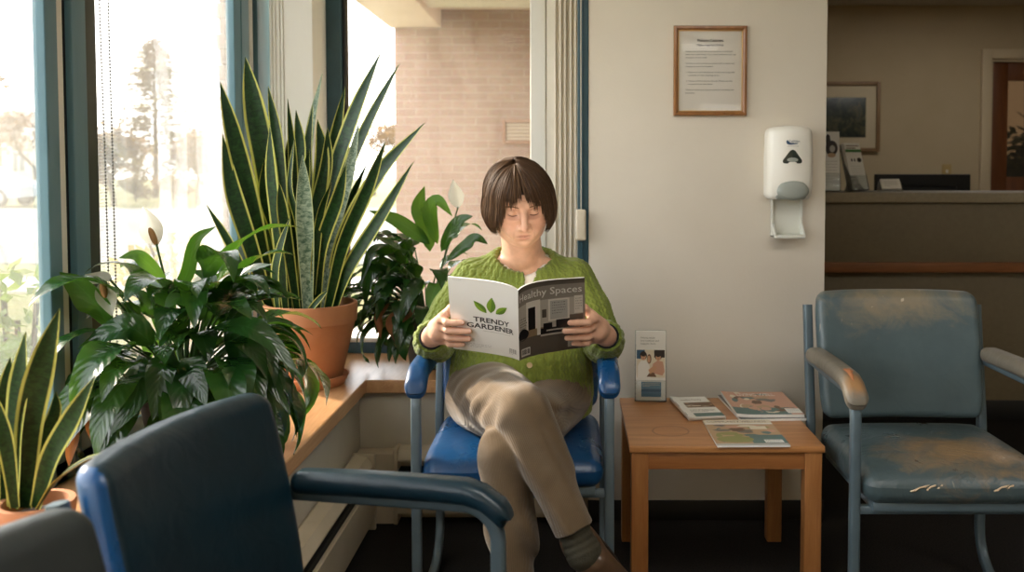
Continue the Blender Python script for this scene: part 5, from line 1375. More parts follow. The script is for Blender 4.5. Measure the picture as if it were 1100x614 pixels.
for q in 'LR':
    for (a, b, rr_) in ((HIP[q], KN[q], .078), (KN[q], AN[q], .056)):
        a_, b_ = np.array(a), np.array(b); ab = b_-a_; Ln = np.linalg.norm(ab); ab /= Ln; t = (Vt_-a_) @ ab
        qv = Vt_-a_-np.clip(t, 0, Ln)[:,None]*ab; d = np.linalg.norm(qv, axis=1)-rr_
        lat = np.array((KN[q]-HIP[q]).cross(AN[q]-KN[q]).normalized())
        msk = d < dist; dist[msk] = d[msk]; uvt[msk, 0] = (qv @ lat)[msk]; uvt[msk, 1] = t[msk]
m_cord, nt, bs = newmat('corduroy'); tc = N(nt, 'ShaderNodeTexCoord'); sp = N(nt, 'ShaderNodeSeparateXYZ'); L(nt, tc, 'UV', sp, 0)
k1 = N(nt, 'ShaderNodeMath', i1=2*PI/.0036); k1.operation = 'MULTIPLY'; L(nt, sp, 'X', k1, 0); sn_ = N(nt, 'ShaderNodeMath'); sn_.operation = 'SINE'; L(nt, k1, 0, sn_, 0)
nz = N(nt, 'ShaderNodeTexNoise', Scale=16., Detail=5.); L(nt, tc, 'Object', nz, 'Vector'); rp = ramp(nt, [(.3, srgb(96,79,58)), (.7, srgb(114,95,72))]); L(nt, nz, 'Fac', rp, 0)
mr = N(nt, 'ShaderNodeMapRange', i1=-1., i2=.2, i3=.84, i4=1.); L(nt, sn_, 0, mr, 0); mx = N(nt, 'ShaderNodeMix', i0=1.); mx.data_type = 'RGBA'; mx.blend_type = 'MULTIPLY'
L(nt, rp, 'Color', mx, 6); L(nt, mr, 0, mx, 7); L(nt, mx, 2, bs, 'Base Color'); bs.inputs['Roughness'].default_value = .9; bs.inputs['Sheen Weight'].default_value = .35; bs.inputs['Specular IOR Level'].default_value = .15
bp = N(nt, 'ShaderNodeBump', Strength=.35, Distance=.0008); L(nt, sn_, 0, bp, 'Height'); L(nt, bp, 0, bs, 'Normal')
trs = np_obj('trousers', Vt_, Ft_, m_cord, person, uv=uvt, origin=pO)
# turned hem stitched round the raised ankle
# ---- socks and shoes
m_sock = mat('olive_sock_knit', srgb(52,50,38), .9, col2=srgb(64,60,46), nscale=60., bscale=200., bstr=.6)
m_shoe = mat('brown_leather', srgb(92,70,52), .32, col2=srgb(74,54,40), nscale=18., bscale=60., bstr=.12, coat=.3); m_sole = mat('shoe_sole', srgb(40,32,28), .7)
def foot(q, fd, up, vamp=.105):
    A = AN[q]; fd = fd.normalized(); sd_ = fd.cross(up).normalized(); up = sd_.cross(fd).normalized()
    heel = A - up*.062 - fd*.035; ball = A - up*.070 + fd*.105; toe = A - up*.072 + fd*.168
    so = SDF(); so.u(s_cone(A.lerp(KN[q], .42), A, .041, .037), .01); so.u(s_cone(A, heel+up*.03, .037, .034), .012); so.u(s_cone(A-up*.01, ball+up*.012, .036, .030), .02); so.u(s_cone(ball+up*.01, toe+up*.004, .030, .022), .012)
    axs = A3((A-KN[q]).normalized()); a0 = A3(A)
    def ribs(P):
        t = (P-a0) @ axs; return (.0012*np.sin(t*2*PI/.016)*np.clip((.02-t)/.03, 0, 1)*np.clip((.16+t)/.02, 0, 1)).astype(np.float32)
    so.disp(ribs)
    lo = [min(A[i], heel[i], toe[i], A.lerp(KN[q], .42)[i])-.06 for i in range(3)]; hi = [max(A[i], heel[i], toe[i], A.lerp(KN[q], .42)[i])+.06 for i in range(3)]
    v, f = sdf_mesh(so, lo, hi, .003); np_obj('sock', v, f, m_sock, person, origin=pO)
    sh = SDF(); sh.u(s_cone(heel+up*.026, heel+up*.034+fd*.03, .040, .041), .01); sh.u(s_cone(heel+up*.03+fd*.02, ball+up*.012, .041, .038), .02); sh.u(s_cone(ball+up*.012, toe+up*.004, .038, .029), .015)
    sh.u(s_cone(A+fd*.030-up*.014, ball+up*.014, .0425, .0375), .012)
    n3 = A3(up); c3 = A3(heel+up*.052); fdn = A3(fd)
    sh.cut(lambda P: np.where((P-c3) @ fdn < vamp, ((P-c3) @ n3) - .16*((P-c3) @ fdn) - .004, -.2))
    sh.cut(lambda P: -((P-A3(heel)) @ n3) - .012)
    v, f = sdf_mesh(sh, lo, hi, .003); shoe = np_obj('shoe', v, f, m_shoe, person, origin=pO)
    m = MB(); n = 28; ring = []
    for i in range(n):
        a = 2*PI*i/n; t = (1-math.cos(a))/2; l_ = -.042+t*.245; w_ = (.033+.006*math.sin(PI*t))*(abs(math.sin(a))**.7)*(1 if math.sin(a) > 0 else -1)
        ring.append(heel+fd*l_+sd_*w_-up*.012-pO)
    m.prism(ring, -up*.012); m.build('sole', m_sole, shoe)
foot('L', V(.62,-.20,-.75), V(0,-1,.02), .052)
foot('R', V(.12,-1,.0), V(0,0,1))
# ---- hair: a bob with a fringe, strand by strand
rnd = random.Random(4); m = MB()
EA, EB, EC_ = .0905, .110, .0905; E0 = V(0,.012,.008); part = -.012
def hairpt(th, phi, lift):
    a, b, c = EA+lift, EB+lift, EC_+lift
    return E0+V(a*math.sin(th)*math.sin(phi), -b*math.sin(th)*math.cos(phi), c*math.cos(th))
def strand(phi, zend, lift, r, rows=16, curl=.0, jitter=.0, tone=.5):
    pts = []; ph0 = phi*.72+(.35 if phi > 0 else -.35)*math.exp(-abs(phi)*1.2)
    side = 1 if phi >= 0 else -1
    for i in range(rows+1):
        t = i/rows; L_eq = 1.62*EC_; tot = L_eq+max(0, (E0.z-zend)); s_ = t*tot if zend < E0.z else t*L_eq*math.acos(max(-1, min(1, (zend-E0.z)/(EC_+lift))))/(PI/2)
        p_ = phi+jitter*t
        if s_ <= L_eq:
            th = s_/L_eq*PI/2; p = hairpt(max(th, .03), p_, lift)
            k = (1-th/(PI/2)); p += V(part*k + side*.0012*k, (-.012 if abs(phi) < 1.2 else .012)*k, -.0025*math.exp(-((p.x-part)/.010)**2)*k)
        else:
            d = s_-L_eq; p = hairpt(PI/2, p_, lift); dn = d/.09
            inw = 1+.07*math.sin(PI*min(1, dn*1.1))-.25*max(0, dn-.6)**2*2-.03*dn
            p = E0+V((p.x-E0.x)*inw, (p.y-E0.y)*inw, -d)
        pts.append(HC+HR @ p-pO)
    o = len(m.v); prof = [(math.cos(2*PI*j/5), math.sin(2*PI*j/5)*.55) for j in range(5)]
    rs = [r*(.55+.45*min(1, i/3))*(1 if i < rows*.7 else max(.18, 1-(i-rows*.7)/(rows*.3)*.85)) for i in range(rows+1)]
    m.sweep(pts, prof, 0, scale=rs)
    for i in range(o, len(m.v)): m.uv[i] = (tone, 0)
def zend_of(phi):
    a = abs(phi)
    if a < .16: return .046-.06*a
    if a < .52: return .036-.016*(a-.16)/.36+.008*math.sin(phi*13+.6)
    if a < .80: return .020-(a-.52)/.28*.080
    if a < 1.05: return -.056-(a-.80)*.10
    return -.082
for layer, (n_, l0, l1, r_) in enumerate(((400, -.006, -.001, .0046), (900, -.001, .003, .0022), (1500, .002, .0070, .0012))):
    for i in range(n_):
        phi = (i+rnd.random())/n_*2*PI-PI; ze = zend_of(phi); fr = abs(phi) < .62
        clump = math.sin(phi*31+1.3)*.5+math.sin(phi*53)*.5
        ze += (rnd.uniform(-.012,.012)+.008*clump) if fr else rnd.uniform(-.006,.012)+.004*clump
        jit = rnd.uniform(-.10,.10)+(.13*math.copysign(1, phi)+.05*clump if fr else 0)
        strand(phi, ze, rnd.uniform(l0, l1)+.0016*clump, r_*rnd.uniform(.7,1.2), rows=14, jitter=jit, tone=min(1, max(0, rnd.gauss(.36,.15)+.08*clump)))
# scalp under the strands
m.build('hair', m_hair, person, angle=0)
# ================================================================== PRINTED THINGS
_flat = {}
def ink(name, c, rough=.5):
    if name not in _flat: _flat[name] = mat('ink_'+name, c, rough)
    return _flat[name]
m_paper = mat('paper', srgb(236,233,226), .55, col2=srgb(230,226,218), nscale=6.)
m_gloss = mat('coated_paper', srgb(238,237,232), .32, col2=srgb(232,230,224), nscale=4.)
INK = dict(
 paper=m_gloss, black=ink('black', srgb(26,26,26)), grey=ink('grey', srgb(120,118,114)), lgrey=ink('light_grey', srgb(186,184,178)),
 leaf=ink('leaf_green', srgb(126,160,46)), leafd=ink('leaf_dark', srgb(92,128,34)), cov=ink('cover_taupe', srgb(148,140,130), .3), covd=ink('cover_dark', srgb(98,90,80), .3),
 wallp=ink('photo_wall', srgb(188,181,169), .3), wallq=ink('photo_wall_light', srgb(226,220,210), .3), dark=ink('photo_dark', srgb(34,31,30), .3), floor=ink('photo_floor', srgb(146,126,98), .3),
 white=ink('white', srgb(238,236,230)), blue=ink('panel_blue', srgb(84,126,152)), blued=ink('panel_blue_dark', srgb(58,96,126)), teal=ink('teal', srgb(92,120,118)),
 skin=ink('photo_skin', srgb(206,160,128)), hair=ink('photo_hair', srgb(44,34,30)), cream=ink('cream', srgb(226,216,194)), tan=ink('tan', srgb(190,158,124)), pink=ink('pinkish', srgb(206,160,136)),
 green=ink('green', srgb(62,122,58)), olive=ink('olive', srgb(150,150,92)), navy=ink('navy', srgb(28,66,98)), brown=ink('brown', srgb(112,84,62)))
class Print:
    """flat printing laid on a surface; S(u, v, off) gives its points, (u, v) in 0..1 from the top-left; W, H its size in metres"""
    def __init__(s, S_, W, H, den=(12, 6)): s.S, s.W, s.H = S_, W, H; s.m = MB(); s.k = []; s.den = den
    def mi(s, k):
        if k not in s.k: s.k.append(k)
        return s.k.index(k)
    def rect(s, u0, v0, u1, v1, k, lv=1, nu=None, nv=None):
        nu = nu or max(1, math.ceil(abs(u1-u0)*s.den[0])); nv = nv or max(1, math.ceil(abs(v1-v0)*s.den[1])); off = lv*.00022
        s.m.grid(lambda a, b: s.S(u0+(u1-u0)*a, v0+(v1-v0)*b, off), nu, nv, s.mi(k), flip=True); return s
    def poly(s, pts, k, lv=1):
        off = lv*.00022; cu = sum(p[0] for p in pts)/len(pts); cv = sum(p[1] for p in pts)/len(pts)
        vs = [s.S(cu, cv, off)]+[s.S(u, v, off) for u, v in pts]; n = len(pts)
        s.m.add(vs, [(0, 1+(i+1) % n, 1+i) for i in range(n)], s.mi(k)); return s
    def ell(s, cu, cv, ru, rv, k, lv=1, n=20, a0=0, a1=2*PI):
        return s.poly([(cu+ru*math.cos(a0+(a1-a0)*i/n), cv+rv*math.sin(a0+(a1-a0)*i/n)) for i in range(n)], k, lv)
    def text(s, t, u0, v, h, k, lv=2, width=None, rot=0., align='LEFT', bold=0.):
        """baseline at v, capital height h (in v); width stretches the line to that u-extent"""
        vs, fs = text_mesh(t, bold=bold)
        if not vs: return s
        xs = [p[0] for p in vs]; x0, x1 = min(xs), max(xs); sc = h*s.H/.72
        if width: kx = width*s.W/(x1-x0)
        else: kx = sc
        wu = (x1-x0)*kx/s.W; st = u0 if align == 'LEFT' else u0-wu/2
        s.m.add([s.S(st+(x-x0)*kx/s.W, v-y*sc/s.H+rot*(x-x0)*kx/s.W, lv*.00022) for x, y in vs], fs, s.mi(k)); return s
    def lines(s, u0, u1, v0, dv, n, k, seed=0, th=.32, lv=2):
        """lines of print too small to read: broken dashes of word lengths"""
        r = random.Random(seed)
        for i in range(n):
            u = u0; end = u1 if i < n-1 else u0+(u1-u0)*r.uniform(.4,.8)
            while u < end-.01:
                w = min(r.uniform(.02,.07)*(u1-u0)/.6, end-u); s.rect(u, v0+i*dv, u+w, v0+i*dv+dv*th, k, lv, 1, 1); u += w+.012
        return s
    def barcode(s, u0, v0, u1, v1, seed=1, lv=2):
        s.rect(u0, v0, u1, v1, 'white', lv); r = random.Random(seed); u = u0+(u1-u0)*.1
        while u < u1-(u1-u0)*.12:
            w = (u1-u0)*r.choice((.025,.04,.06)); s.rect(u, v0+(v1-v0)*.12, u+w, v1-(v1-v0)*.22, 'black', lv+1, 1, 1); u += w+(u1-u0)*r.choice((.03,.045))
        return s
    def build(s, name, parent): return s.m.build(name, [INK[k] for k in s.k], parent, smooth=False)
# ---- the magazine in her hands
mo_ = (St+Sb)/2
mg = thing('magazine', 'open magazine held by the woman, white back cover and grey room cover', 'magazine', mo_)
def leafblock(side):
    m = MB(); n, k = 60, 14
    def f(u, v, off): return page(side, u, v, off)-mo_
    m.grid(lambda a, b: f(a, b, 0), n, k, 0, flip=True)
    m.grid(lambda a, b: f(a, b, -.0032), n, k, 0)
    for (fa, fl) in ((lambda a, b: f(a, 0, -.0032*b), False), (lambda a, b: f(a, 1, -.0032*b), True)): m.grid(fa, n, 1, 0, flip=not fl)
    m.grid(lambda a, b: f(0, a, -.0032*b), k, 1, 0); m.grid(lambda a, b: f(1, a, -.0032*b), k, 1, 0, flip=True)
    return m
leafblock('L').build('pages', m_gloss, mg, angle=30); leafblock('R').build('pages', m_gloss, mg, angle=30)
pL = Print(lambda u, v, o: page('L', u, v, o*1.4+.0003)-mo_, .195, .268, (60, 14))
pL.rect(0, 0, 1, 1, 'paper', .5)
def leafpts(cu, cv, L_, w, ang):
    out = []
    for i in range(12):
        t = i/11; out.append((t, w*math.sin(PI*t**.85)))
    for i in range(10, 0, -1):
        t = i/11; out.append((t, -w*math.sin(PI*t**.85)))
    return [(cu+(math.sin(ang)*x*L_+math.cos(ang)*y*L_)*1.37, cv-(math.cos(ang)*x*L_-math.sin(ang)*y*L_)) for x, y in out]
for (cu, cv, L_, w, a) in ((.455,.415,.185,.20,R(-38)), (.512,.405,.205,.215,R(4)), (.580,.405,.17,.22,R(48))):
    pts = leafpts(cu, cv, L_, w, a); pL.poly(pts, 'leaf', 1); half = [pts[0]]+pts[1:11]+[pts[11]]; pL.poly(half, 'leafd', 2)
pL.text('TRENDY', .285, .545, .066, 'black', width=.50, bold=.022); pL.text('GARDENER', .20, .635, .070, 'black', width=.665, bold=.022)
pL.rect(.40, .665, .80, .670, 'lgrey', 1); pL.lines(.10, .50, .875, .022, 3, 'lgrey', 3); pL.lines(.06, .26, .022, .016, 1, 'lgrey', 4)
for i in range(7): pL.rect(.775+.022*i, .855, .775+.022*i+(.012 if i % 2 else .008), .925, 'grey', 1, 1, 1)
pL.lines(.77, .92, .935, .016, 1, 'grey', 5)
pL.build('back_cover', mg)
pR = Print(lambda u, v, o: page('R', u, v, o*1.4+.0003)-mo_, .195, .268, (60, 14))
pR.rect(.0, .0, 1., 1., 'cov', 1).rect(.0, .0, 1., .06, 'covd', 2).rect(.0, .235, .97, .62, 'wallp', 2)
pR.rect(.19, .22, .41, .60, 'wallq', 3).rect(.225, .30, .345, .60, 'dark', 4).rect(.37, .22, .42, .70, 'wallq', 4).rect(.02, .60, .46, .72, 'floor', 3)
pR.rect(.53, .24, .80, .53, 'wallq', 3).rect(.555, .26, .775, .51, 'lgrey', 4).rect(.86, .22, .97, .46, 'wallq', 3)
pR.rect(.445, .36, .505, .47, 'covd', 4)
pR.ell(.11, .64, .12, .085, 'dark', 4).rect(.0, .70, 1., 1., 'covd', 4).rect(.42, .62, .98, .70, 'dark', 4).rect(.46, .55, .58, .63, 'dark', 5).rect(.63, .52, .80, .63, 'dark', 5).rect(.50, .645, .93, .665, 'wallp', 6)
pR.rect(.42, .705, .80, .73, 'wallp', 5).rect(.80, .47, .97, .58, 'covd', 5)
pR.lines(.04, .20, .40, .035, 6, 'black', 7, lv=6); pR.lines(.58, .76, .28, .035, 5, 'grey', 8, lv=6); pR.lines(.875, .96, .25, .035, 5, 'grey', 9, lv=6)
pR.text('Healthy Spaces', .035, .170, .090, 'white', lv=7, width=.92, bold=.006)
pR.barcode(.06, .84, .25, .96, 5, lv=7); pR.rect(.77, .84, .96, .95, 'lgrey', 7); pR.lines(.80, .93, .86, .03, 3, 'grey', 11, lv=8)
pR.build('front_cover', mg)
# ---- magazines and booklets lying on the table
def lying(name, label, quad, z, th, draw, cat='magazine', group=None, lift=0.):
    """quad: pixel corners far-left, far-right, near-right, near-left at height z"""
    def onz(px, py):
        a, b = at(px, py, 1.), at(px, py, 2.); d = b-a; t = (z-a.z)/d.z; return a+d*t
    FL, FR, NR, NL = (onz(*q) for q in quad); o = (FL+NR)/2; o.z = z-th
    t = thing(name, label, cat, o, 0, group)
    ux = ((FR-FL)+(NR-NL)).normalized(); W_ = ((FR-FL).length+(NR-NL).length)/2; uy = V(-ux.y, ux.x, 0); H_ = (((FL-NL).dot(uy))+((FR-NR).dot(uy)))/2
    Mx = Matrix(((ux.x, uy.x, 0), (ux.y, uy.y, 0), (0, 0, 1)))
    def S_(u, v, off):
        x, y = (u-.5)*W_, (.5-v)*H_; curl = lift*max(0, .25-u)**2*16
        return Mx @ V(x, y, 0) + V(0, 0, th+curl+off+.0002)
    m = MB()
    m.box(-W_/2, W_/2, -H_/2, H_/2, 0, th, .0006, 1, 0, M=Mx.to_4x4(), n=(10, 1, 1), fn=lambda p: (p.x, p.y, p.z+(lift*max(0, .25-(p.x/W_+.5))**2*16 if p.z > th*.5 else lift*.7*max(0, .25-(p.x/W_+.5))**2*16)))
    m.build('pages', m_gloss, t)
    P_ = Print(S_, W_, H_); draw(P_); P_.build('front_cover', t); return t
def photoish(P_, u0, v0, u1, v1, cols, seed, n=26, lv=2):
    r = random.Random(seed); P_.rect(u0, v0, u1, v1, cols[0], lv)
    for i in range(n):
        ru, rv = (u1-u0)*r.uniform(.05,.2), (v1-v0)*r.uniform(.03,.12); cu, cv = r.uniform(u0+ru, u1-ru), r.uniform(v0+rv, v1-rv)
        P_.poly([(cu+ru*math.cos(a)*r.uniform(.6,1), cv+rv*math.sin(a)*r.uniform(.6,1)) for a in (2*PI*k/9 for k in range(9))], r.choice(cols), lv+1+i*.02)
def dA(P_):
    P_.rect(0, 0, 1, 1, 'paper', 1, 8, 4); P_.rect(0, 0, 1, .15, 'cream', 2); P_.text('COMMUNITY WELLNESS', .05, .115, .07, 'brown', lv=3, width=.88)
    photoish(P_, 0, .19, 1, .93, ['tan', 'brown', 'pink', 'teal', 'cream', 'covd', 'olive'], 3, 34)
    P_.ell(.30, .78, .26, .12, 'olive', 4).rect(.62, .28, .86, .40, 'cream', 4).rect(.52, .62, 1., .93, 'teal', 3.9).rect(.69, .80, .95, .91, 'white', 4.2); P_.lines(.71, .92, .82, .03, 3, 'grey', 2, lv=5)
    P_.rect(0, .93, 1, 1, 'lgrey', 2)
def dB(P_):
    P_.rect(0, 0, 1, 1, 'paper', 1, 8, 4); photoish(P_, 0, 0, 1, 1, ['pink', 'tan', 'cream', 'teal', 'brown', 'grey', 'pink'], 8, 40)
    P_.rect(0, .72, .82, 1, 'teal', 3.2); P_.rect(.78, .76, 1., .95, 'white', 4); P_.lines(.8, .97, .79, .05, 3, 'lgrey', 3, lv=5); P_.text('LIVING WELL', .22, .2, .13, 'white', lv=5, width=.6)
def dB2(P_): P_.rect(0, 0, 1, 1, 'grey', 1, 8, 4); photoish(P_, 0, .1, 1, 1, ['grey', 'teal', 'covd', 'lgrey'], 9, 14)
def dC(P_):
    P_.rect(0, 0, 1, 1, 'paper', 1, 4, 4); P_.text('Healthy Family', .18, .20, .07, 'brown', lv=3, width=.62); photoish(P_, 0, .30, 1, .55, ['brown', 'tan', 'covd', 'cream'], 4, 14)
    P_.lines(.1, .9, .66, .045, 3, 'grey', 6, lv=3); P_.rect(0, .82, 1, .98, 'teal', 2)
GM = 'reading matter on the end table'
lying('magazine', 'grey-edged magazine lying underneath the pinkish one at the table\'s far right', [(776,424), (840,424), (863,449), (788,452)], TZ+.007, .007, dB2, group=GM)
lying('magazine', 'pinkish photo-cover magazine on top of the pile at the table\'s far right', [(776,421), (841,423), (862,445), (789,448)], TZ+.016, .0085, dB, group=GM, lift=.004)
lying('magazine', 'magazine with a cream title strip, nearest the front edge of the table', [(757.5,451), (830,451), (846,478), (769,479)], TZ+.0055, .005, dA, group=GM)
for k in range(3):
    lying('booklet', ('white booklet at the bottom of the small stack beside the brochure holder', 'white booklet in the middle of the small stack beside the brochure holder', 'white and teal booklet topping the small stack beside the brochure holder')[k],
          [(726.5-.6*k,428-.7*k), (764-.5*k,427-.7*k), (773,449-1*k), (734.5-.8*k,450.5-1*k)], TZ+.0045*(k+1), .0043, dC, 'booklet', GM, lift=.004 if k == 2 else 0)
# ---- brochure holder standing on the table
m_acr = glassmat('clear_acrylic', tint=(.93,.95,.95), dust=.06, gloss=.9)
def brochure_stand(name, label, loc, W_, H_, lean, draw, rz=0., n=3, backH=None):
    t = thing(name, label, 'brochure holder', loc, rz, 'brochure and leaflet holders')
    D_ = .030; Mx = Matrix.Translation((0,0,(D_+.003)*math.sin(lean)+.0005)) @ Matrix.Rotation(-lean, 4, 'X'); m = MB(); e = .0025
    m.box(-W_/2-e, W_/2+e, D_, D_+e, 0, (backH or H_), .0008, 1, M=Mx); m.box(-W_/2-e, W_/2+e, -e, 0, 0, H_*.30, .0008, 1, M=Mx)
    for sx in (-1, 1): m.prism([(sx*(W_/2+e/2)-e/2, -e, 0), (sx*(W_/2+e/2)-e/2, D_+e, 0), (sx*(W_/2+e/2)-e/2, D_+e, H_*.8), (sx*(W_/2+e/2)-e/2, -e, H_*.30)], (e,0,0), M=Mx)
    m.box(-W_/2-e, W_/2+e, -e, D_+e, 0, e, .0005, 1, M=Mx)
    m.prism([(-W_/2, D_, .001), (-W_/2, D_+.03+H_*.1*0, .001), (-W_/2, D_+.001, H_*.25)], (W_,0,0), M=Matrix.Identity(4))
    m.build('holder', m_acr, t)
    for k in range(n):
        y0 = .0005+.007*k; m = MB(); m.box(-W_/2+.001, W_/2-.001, y0, y0+.0058, .003, H_-.001*k, .0008, 1, M=Mx)
        b = m.build('brochure', m_gloss, t)
        if k == 0:
            P_ = Print(lambda u, v, o: Mx @ V((u-.5)*(W_-.003), y0-.0002-o, .003+(1-v)*(H_-.004)), W_, H_); draw(P_); P_.build('printed_face', b)
    return t
def face_(P_, u, v, s_, hairk='hair', lv=4):
    P_.ell(u, v-.012*s_, .115*s_, .060*s_, hairk, lv); P_.ell(u, v+.004*s_, .082*s_, .048*s_, 'skin', lv+.5); P_.ell(u, v-.03*s_, .09*s_, .03*s_, hairk, lv+.8)
    for q in (-1, 1): P_.ell(u+q*.032*s_, v, .012*s_, .004*s_, 'hair', lv+1)
    P_.ell(u, v+.026*s_, .022*s_, .004*s_, 'brown', lv+1)
def dT(P_):
    P_.rect(0, 0, 1, 1, 'paper', 1, 4, 4); P_.text('Helping people', .16, .105, .026, 'grey', lv=3, width=.48); P_.text('live healthier and', .16, .148, .026, 'grey', lv=3, width=.62); P_.text('happier lives.', .16, .190, .026, 'grey', lv=3, width=.52)
    P_.rect(.02, .27, .98, .67, 'cream', 2); P_.rect(.02, .27, .30, .40, 'blued', 2.5); P_.rect(.62, .27, .98, .38, 'hair', 2.5)
    P_.poly([(.05,.67), (.06,.50), (.16,.43), (.34,.42), (.46,.50), (.50,.67)], 'white', 3); P_.poly([(.52,.60), (.58,.47), (.74,.42), (.92,.44), (.98,.58), (.9,.64)], 'pink', 3)
    face_(P_, .25, .365, 1.05); face_(P_, .76, .37, 1.05); P_.ell(.45, .40, .075, .07, 'brown', 3.8); P_.ell(.44, .405, .05, .05, 'skin', 4.4)
    P_.poly([(.36,.66), (.46,.60), (.62,.60), (.70,.66)], 'brown', 4); P_.poly([(.42,.56), (.60,.50), (.72,.52), (.62,.58), (.48,.62)], 'skin', 4.2)
    P_.rect(.18, .735, .86, .95, 'blue', 2); P_.rect(.18, .835, .86, .875, 'blued', 3); P_.lines(.22, .82, .752, .02, 3, 'lgrey', 2, lv=4)
a, b = at(682, 436, 2.925), at(716, 362, 2.925); hx0 = (a.x+b.x)/2
brochure_stand('brochure_holder', 'clear brochure holder on the end table showing two smiling people', (hx0, 2.925, TZ), b.x-a.x-.004, .222, R(5), dT, rz=R(-4))
# ---- leaflet holders and card holder on the counter
def dR1(P_):
    P_.rect(0, 0, 1, 1, 'paper', 1, 3, 3); P_.ell(.62, .28, .30, .13, 'hair', 2); P_.ell(.45, .14, .12, .1, 'hair', 2); P_.ell(.66, .29, .13, .06, 'lgrey', 3); P_.ell(.62, .40, .2, .04, 'tan', 2.5); P_.lines(.1, .9, .50, .05, 9, 'lgrey', 3, lv=3, th=.2)
def dR2(P_):
    P_.rect(0, 0, 1, 1, 'paper', 1, 3, 3); P_.lines(.1, .9, .05, .05, 2, 'brown', 3, lv=3, th=.5); P_.rect(0, .14, 1, .20, 'green', 2); P_.ell(.3, .37, .05, .035, 'hair', 2); P_.ell(.48, .37, .05, .035, 'hair', 2); P_.ell(.78, .37, .14, .05, 'hair', 2); P_.lines(.15, .85, .50, .045, 9, 'lgrey', 5, lv=3, th=.2)
cz = 1.083
a = at(893, 207, 4.43); brochure_stand('leaflet_holder', 'leaflet holder half hidden by the white wall\'s edge, dark figure on its leaflet', (a.x-.01, 4.43, cz), .10, .285, R(6), dR1, rz=R(-6))
a = at(925, 207, 4.42); brochure_stand('leaflet_holder', 'leaflet holder with a green band on the reception counter', (a.x+.004, 4.44, cz), .098, .235, R(17), dR2, rz=R(24))
a = at(957, 207, 4.42); t = thing('card_holder', 'small white card holder in front of the black monitor', 'card holder', (a.x, 4.42, cz))
m = MB(); m.prism([(-.052,-.02,0), (-.052,.045,0), (-.052,.030,.052), (-.052,.020,.052)], (.104,0,0)); m.build('holder', m_acr, t)
m = MB(); Mx = Matrix.Rotation(-R(38), 4, 'X'); m.box(-.046, .046, -.022, -.012, .004, .062, .001, 1, M=Mx); cdm = m.build('business_cards', m_paper, t)
P_ = Print(lambda u, v, o: Mx @ V((u-.5)*.092, -.0222-o, .004+(1-v)*.058), .092, .058); P_.lines(.15, .85, .3, .2, 3, 'lgrey', 2, lv=2, th=.3); P_.build('card_print', cdm)
# ================================================================== ON THE WHITE WALL
m_gframe = wood('notice_frame_wood', srgb(120,76,38), srgb(164,112,64), axis=2, rough=.32, coat=.3); m_gold = mat('gilt_lip', srgb(206,170,112), .3, metal=.6)
a, b = at(723.5, 28, YW), at(801.5, 124.5, YW); W_, H_ = b.x-a.x, a.z-b.z
nt_ = thing('framed_notice', 'framed typed notice on white paper hanging on the white wall', 'notice', ((a.x+b.x)/2, YW, (a.z+b.z)/2))
fw = .0155; hw_, hh_ = W_/2, H_/2; m = MB(); prof = [(0,0), (0,-.012), (.003,-.017), (.009,-.018), (.0125,-.014), (fw,-.010), (fw,0)]
outer = [(-hw_,-hh_), (hw_,-hh_), (hw_,hh_), (-hw_,hh_)]; vs = []; fs = []; n = len(prof)
for i, (x, z) in enumerate(outer):
    for (d, y) in prof: vs.append((x-(d if x > 0 else -d), y, z-(d if z > 0 else -d)))
for i in range(4):
    for j in range(n): fs.append((i*n+j, i*n+(j+1) % n, ((i+1) % 4)*n+(j+1) % n, ((i+1) % 4)*n+j))
m.add(vs, fs); m.build('frame', m_gframe, nt_, angle=25)
m = MB(); i0 = fw-.001
for q in ((-hw_+i0, -hw_+i0+.003, -hh_+i0, hh_-i0), (hw_-i0-.003, hw_-i0, -hh_+i0, hh_-i0), (-hw_+i0, hw_-i0, -hh_+i0, -hh_+i0+.003), (-hw_+i0, hw_-i0, hh_-i0-.003, hh_-i0)): m.box(q[0], q[1], -.0105, -.004, q[2], q[3], .0006, 1)
m.build('gilt_lip', m_gold, nt_)
m = MB(); m.box(-hw_+.01, hw_-.01, -.004, -.001, -hh_+.01, hh_-.01, .0005); pp = m.build('paper', m_paper, nt_)
pw_, ph_ = W_-2*fw-.004, H_-2*fw-.004
P_ = Print(lambda u, v, o: V((u-.5)*pw_, -.0043-o, (.5-v)*ph_), pw_, ph_)
P_.text('Welcome Customers', .5, .132, .036, 'black', width=.42, align='CENTER', bold=.03); P_.text('Please read this Notice', .5, .186, .028, 'black', width=.42, align='CENTER', bold=.02)
body_ = [(.11, .262, .74, 'Please check in at the front desk on arrival and'), (.11, .300, .80, 'have your card ready. If you need assistance, ask any'), (.11, .338, .34, 'member of our staff.'),
 (.11, .412, .78, 'To help us serve everyone, please tell us about any'), (.11, .450, .44, 'changes to your information.'), (.12, .524, .77, '1. Please turn off cell phones. Kindly take long calls'), (.15, .562, .50, 'outside of the waiting area.'),
 (.12, .634, .73, '2. Food and drink are not allowed. Please use the'), (.15, .672, .40, 'receptacle by the door.'), (.11, .746, .77, 'Thank you for your patience and for choosing our'), (.11, .784, .15, 'practice.')]
for (u, v, w, tx) in body_: P_.text(tx, u, v, .0175, 'grey', width=w, bold=.012)
P_.build('typed_text', pp)
m = MB(); m.box(-hw_+.012, hw_-.012, -.0075, -.0065, -hh_+.012, hh_-.012, .0003); m.build('glazing', glassmat('picture_glass', dust=.004, gloss=.5), nt_)
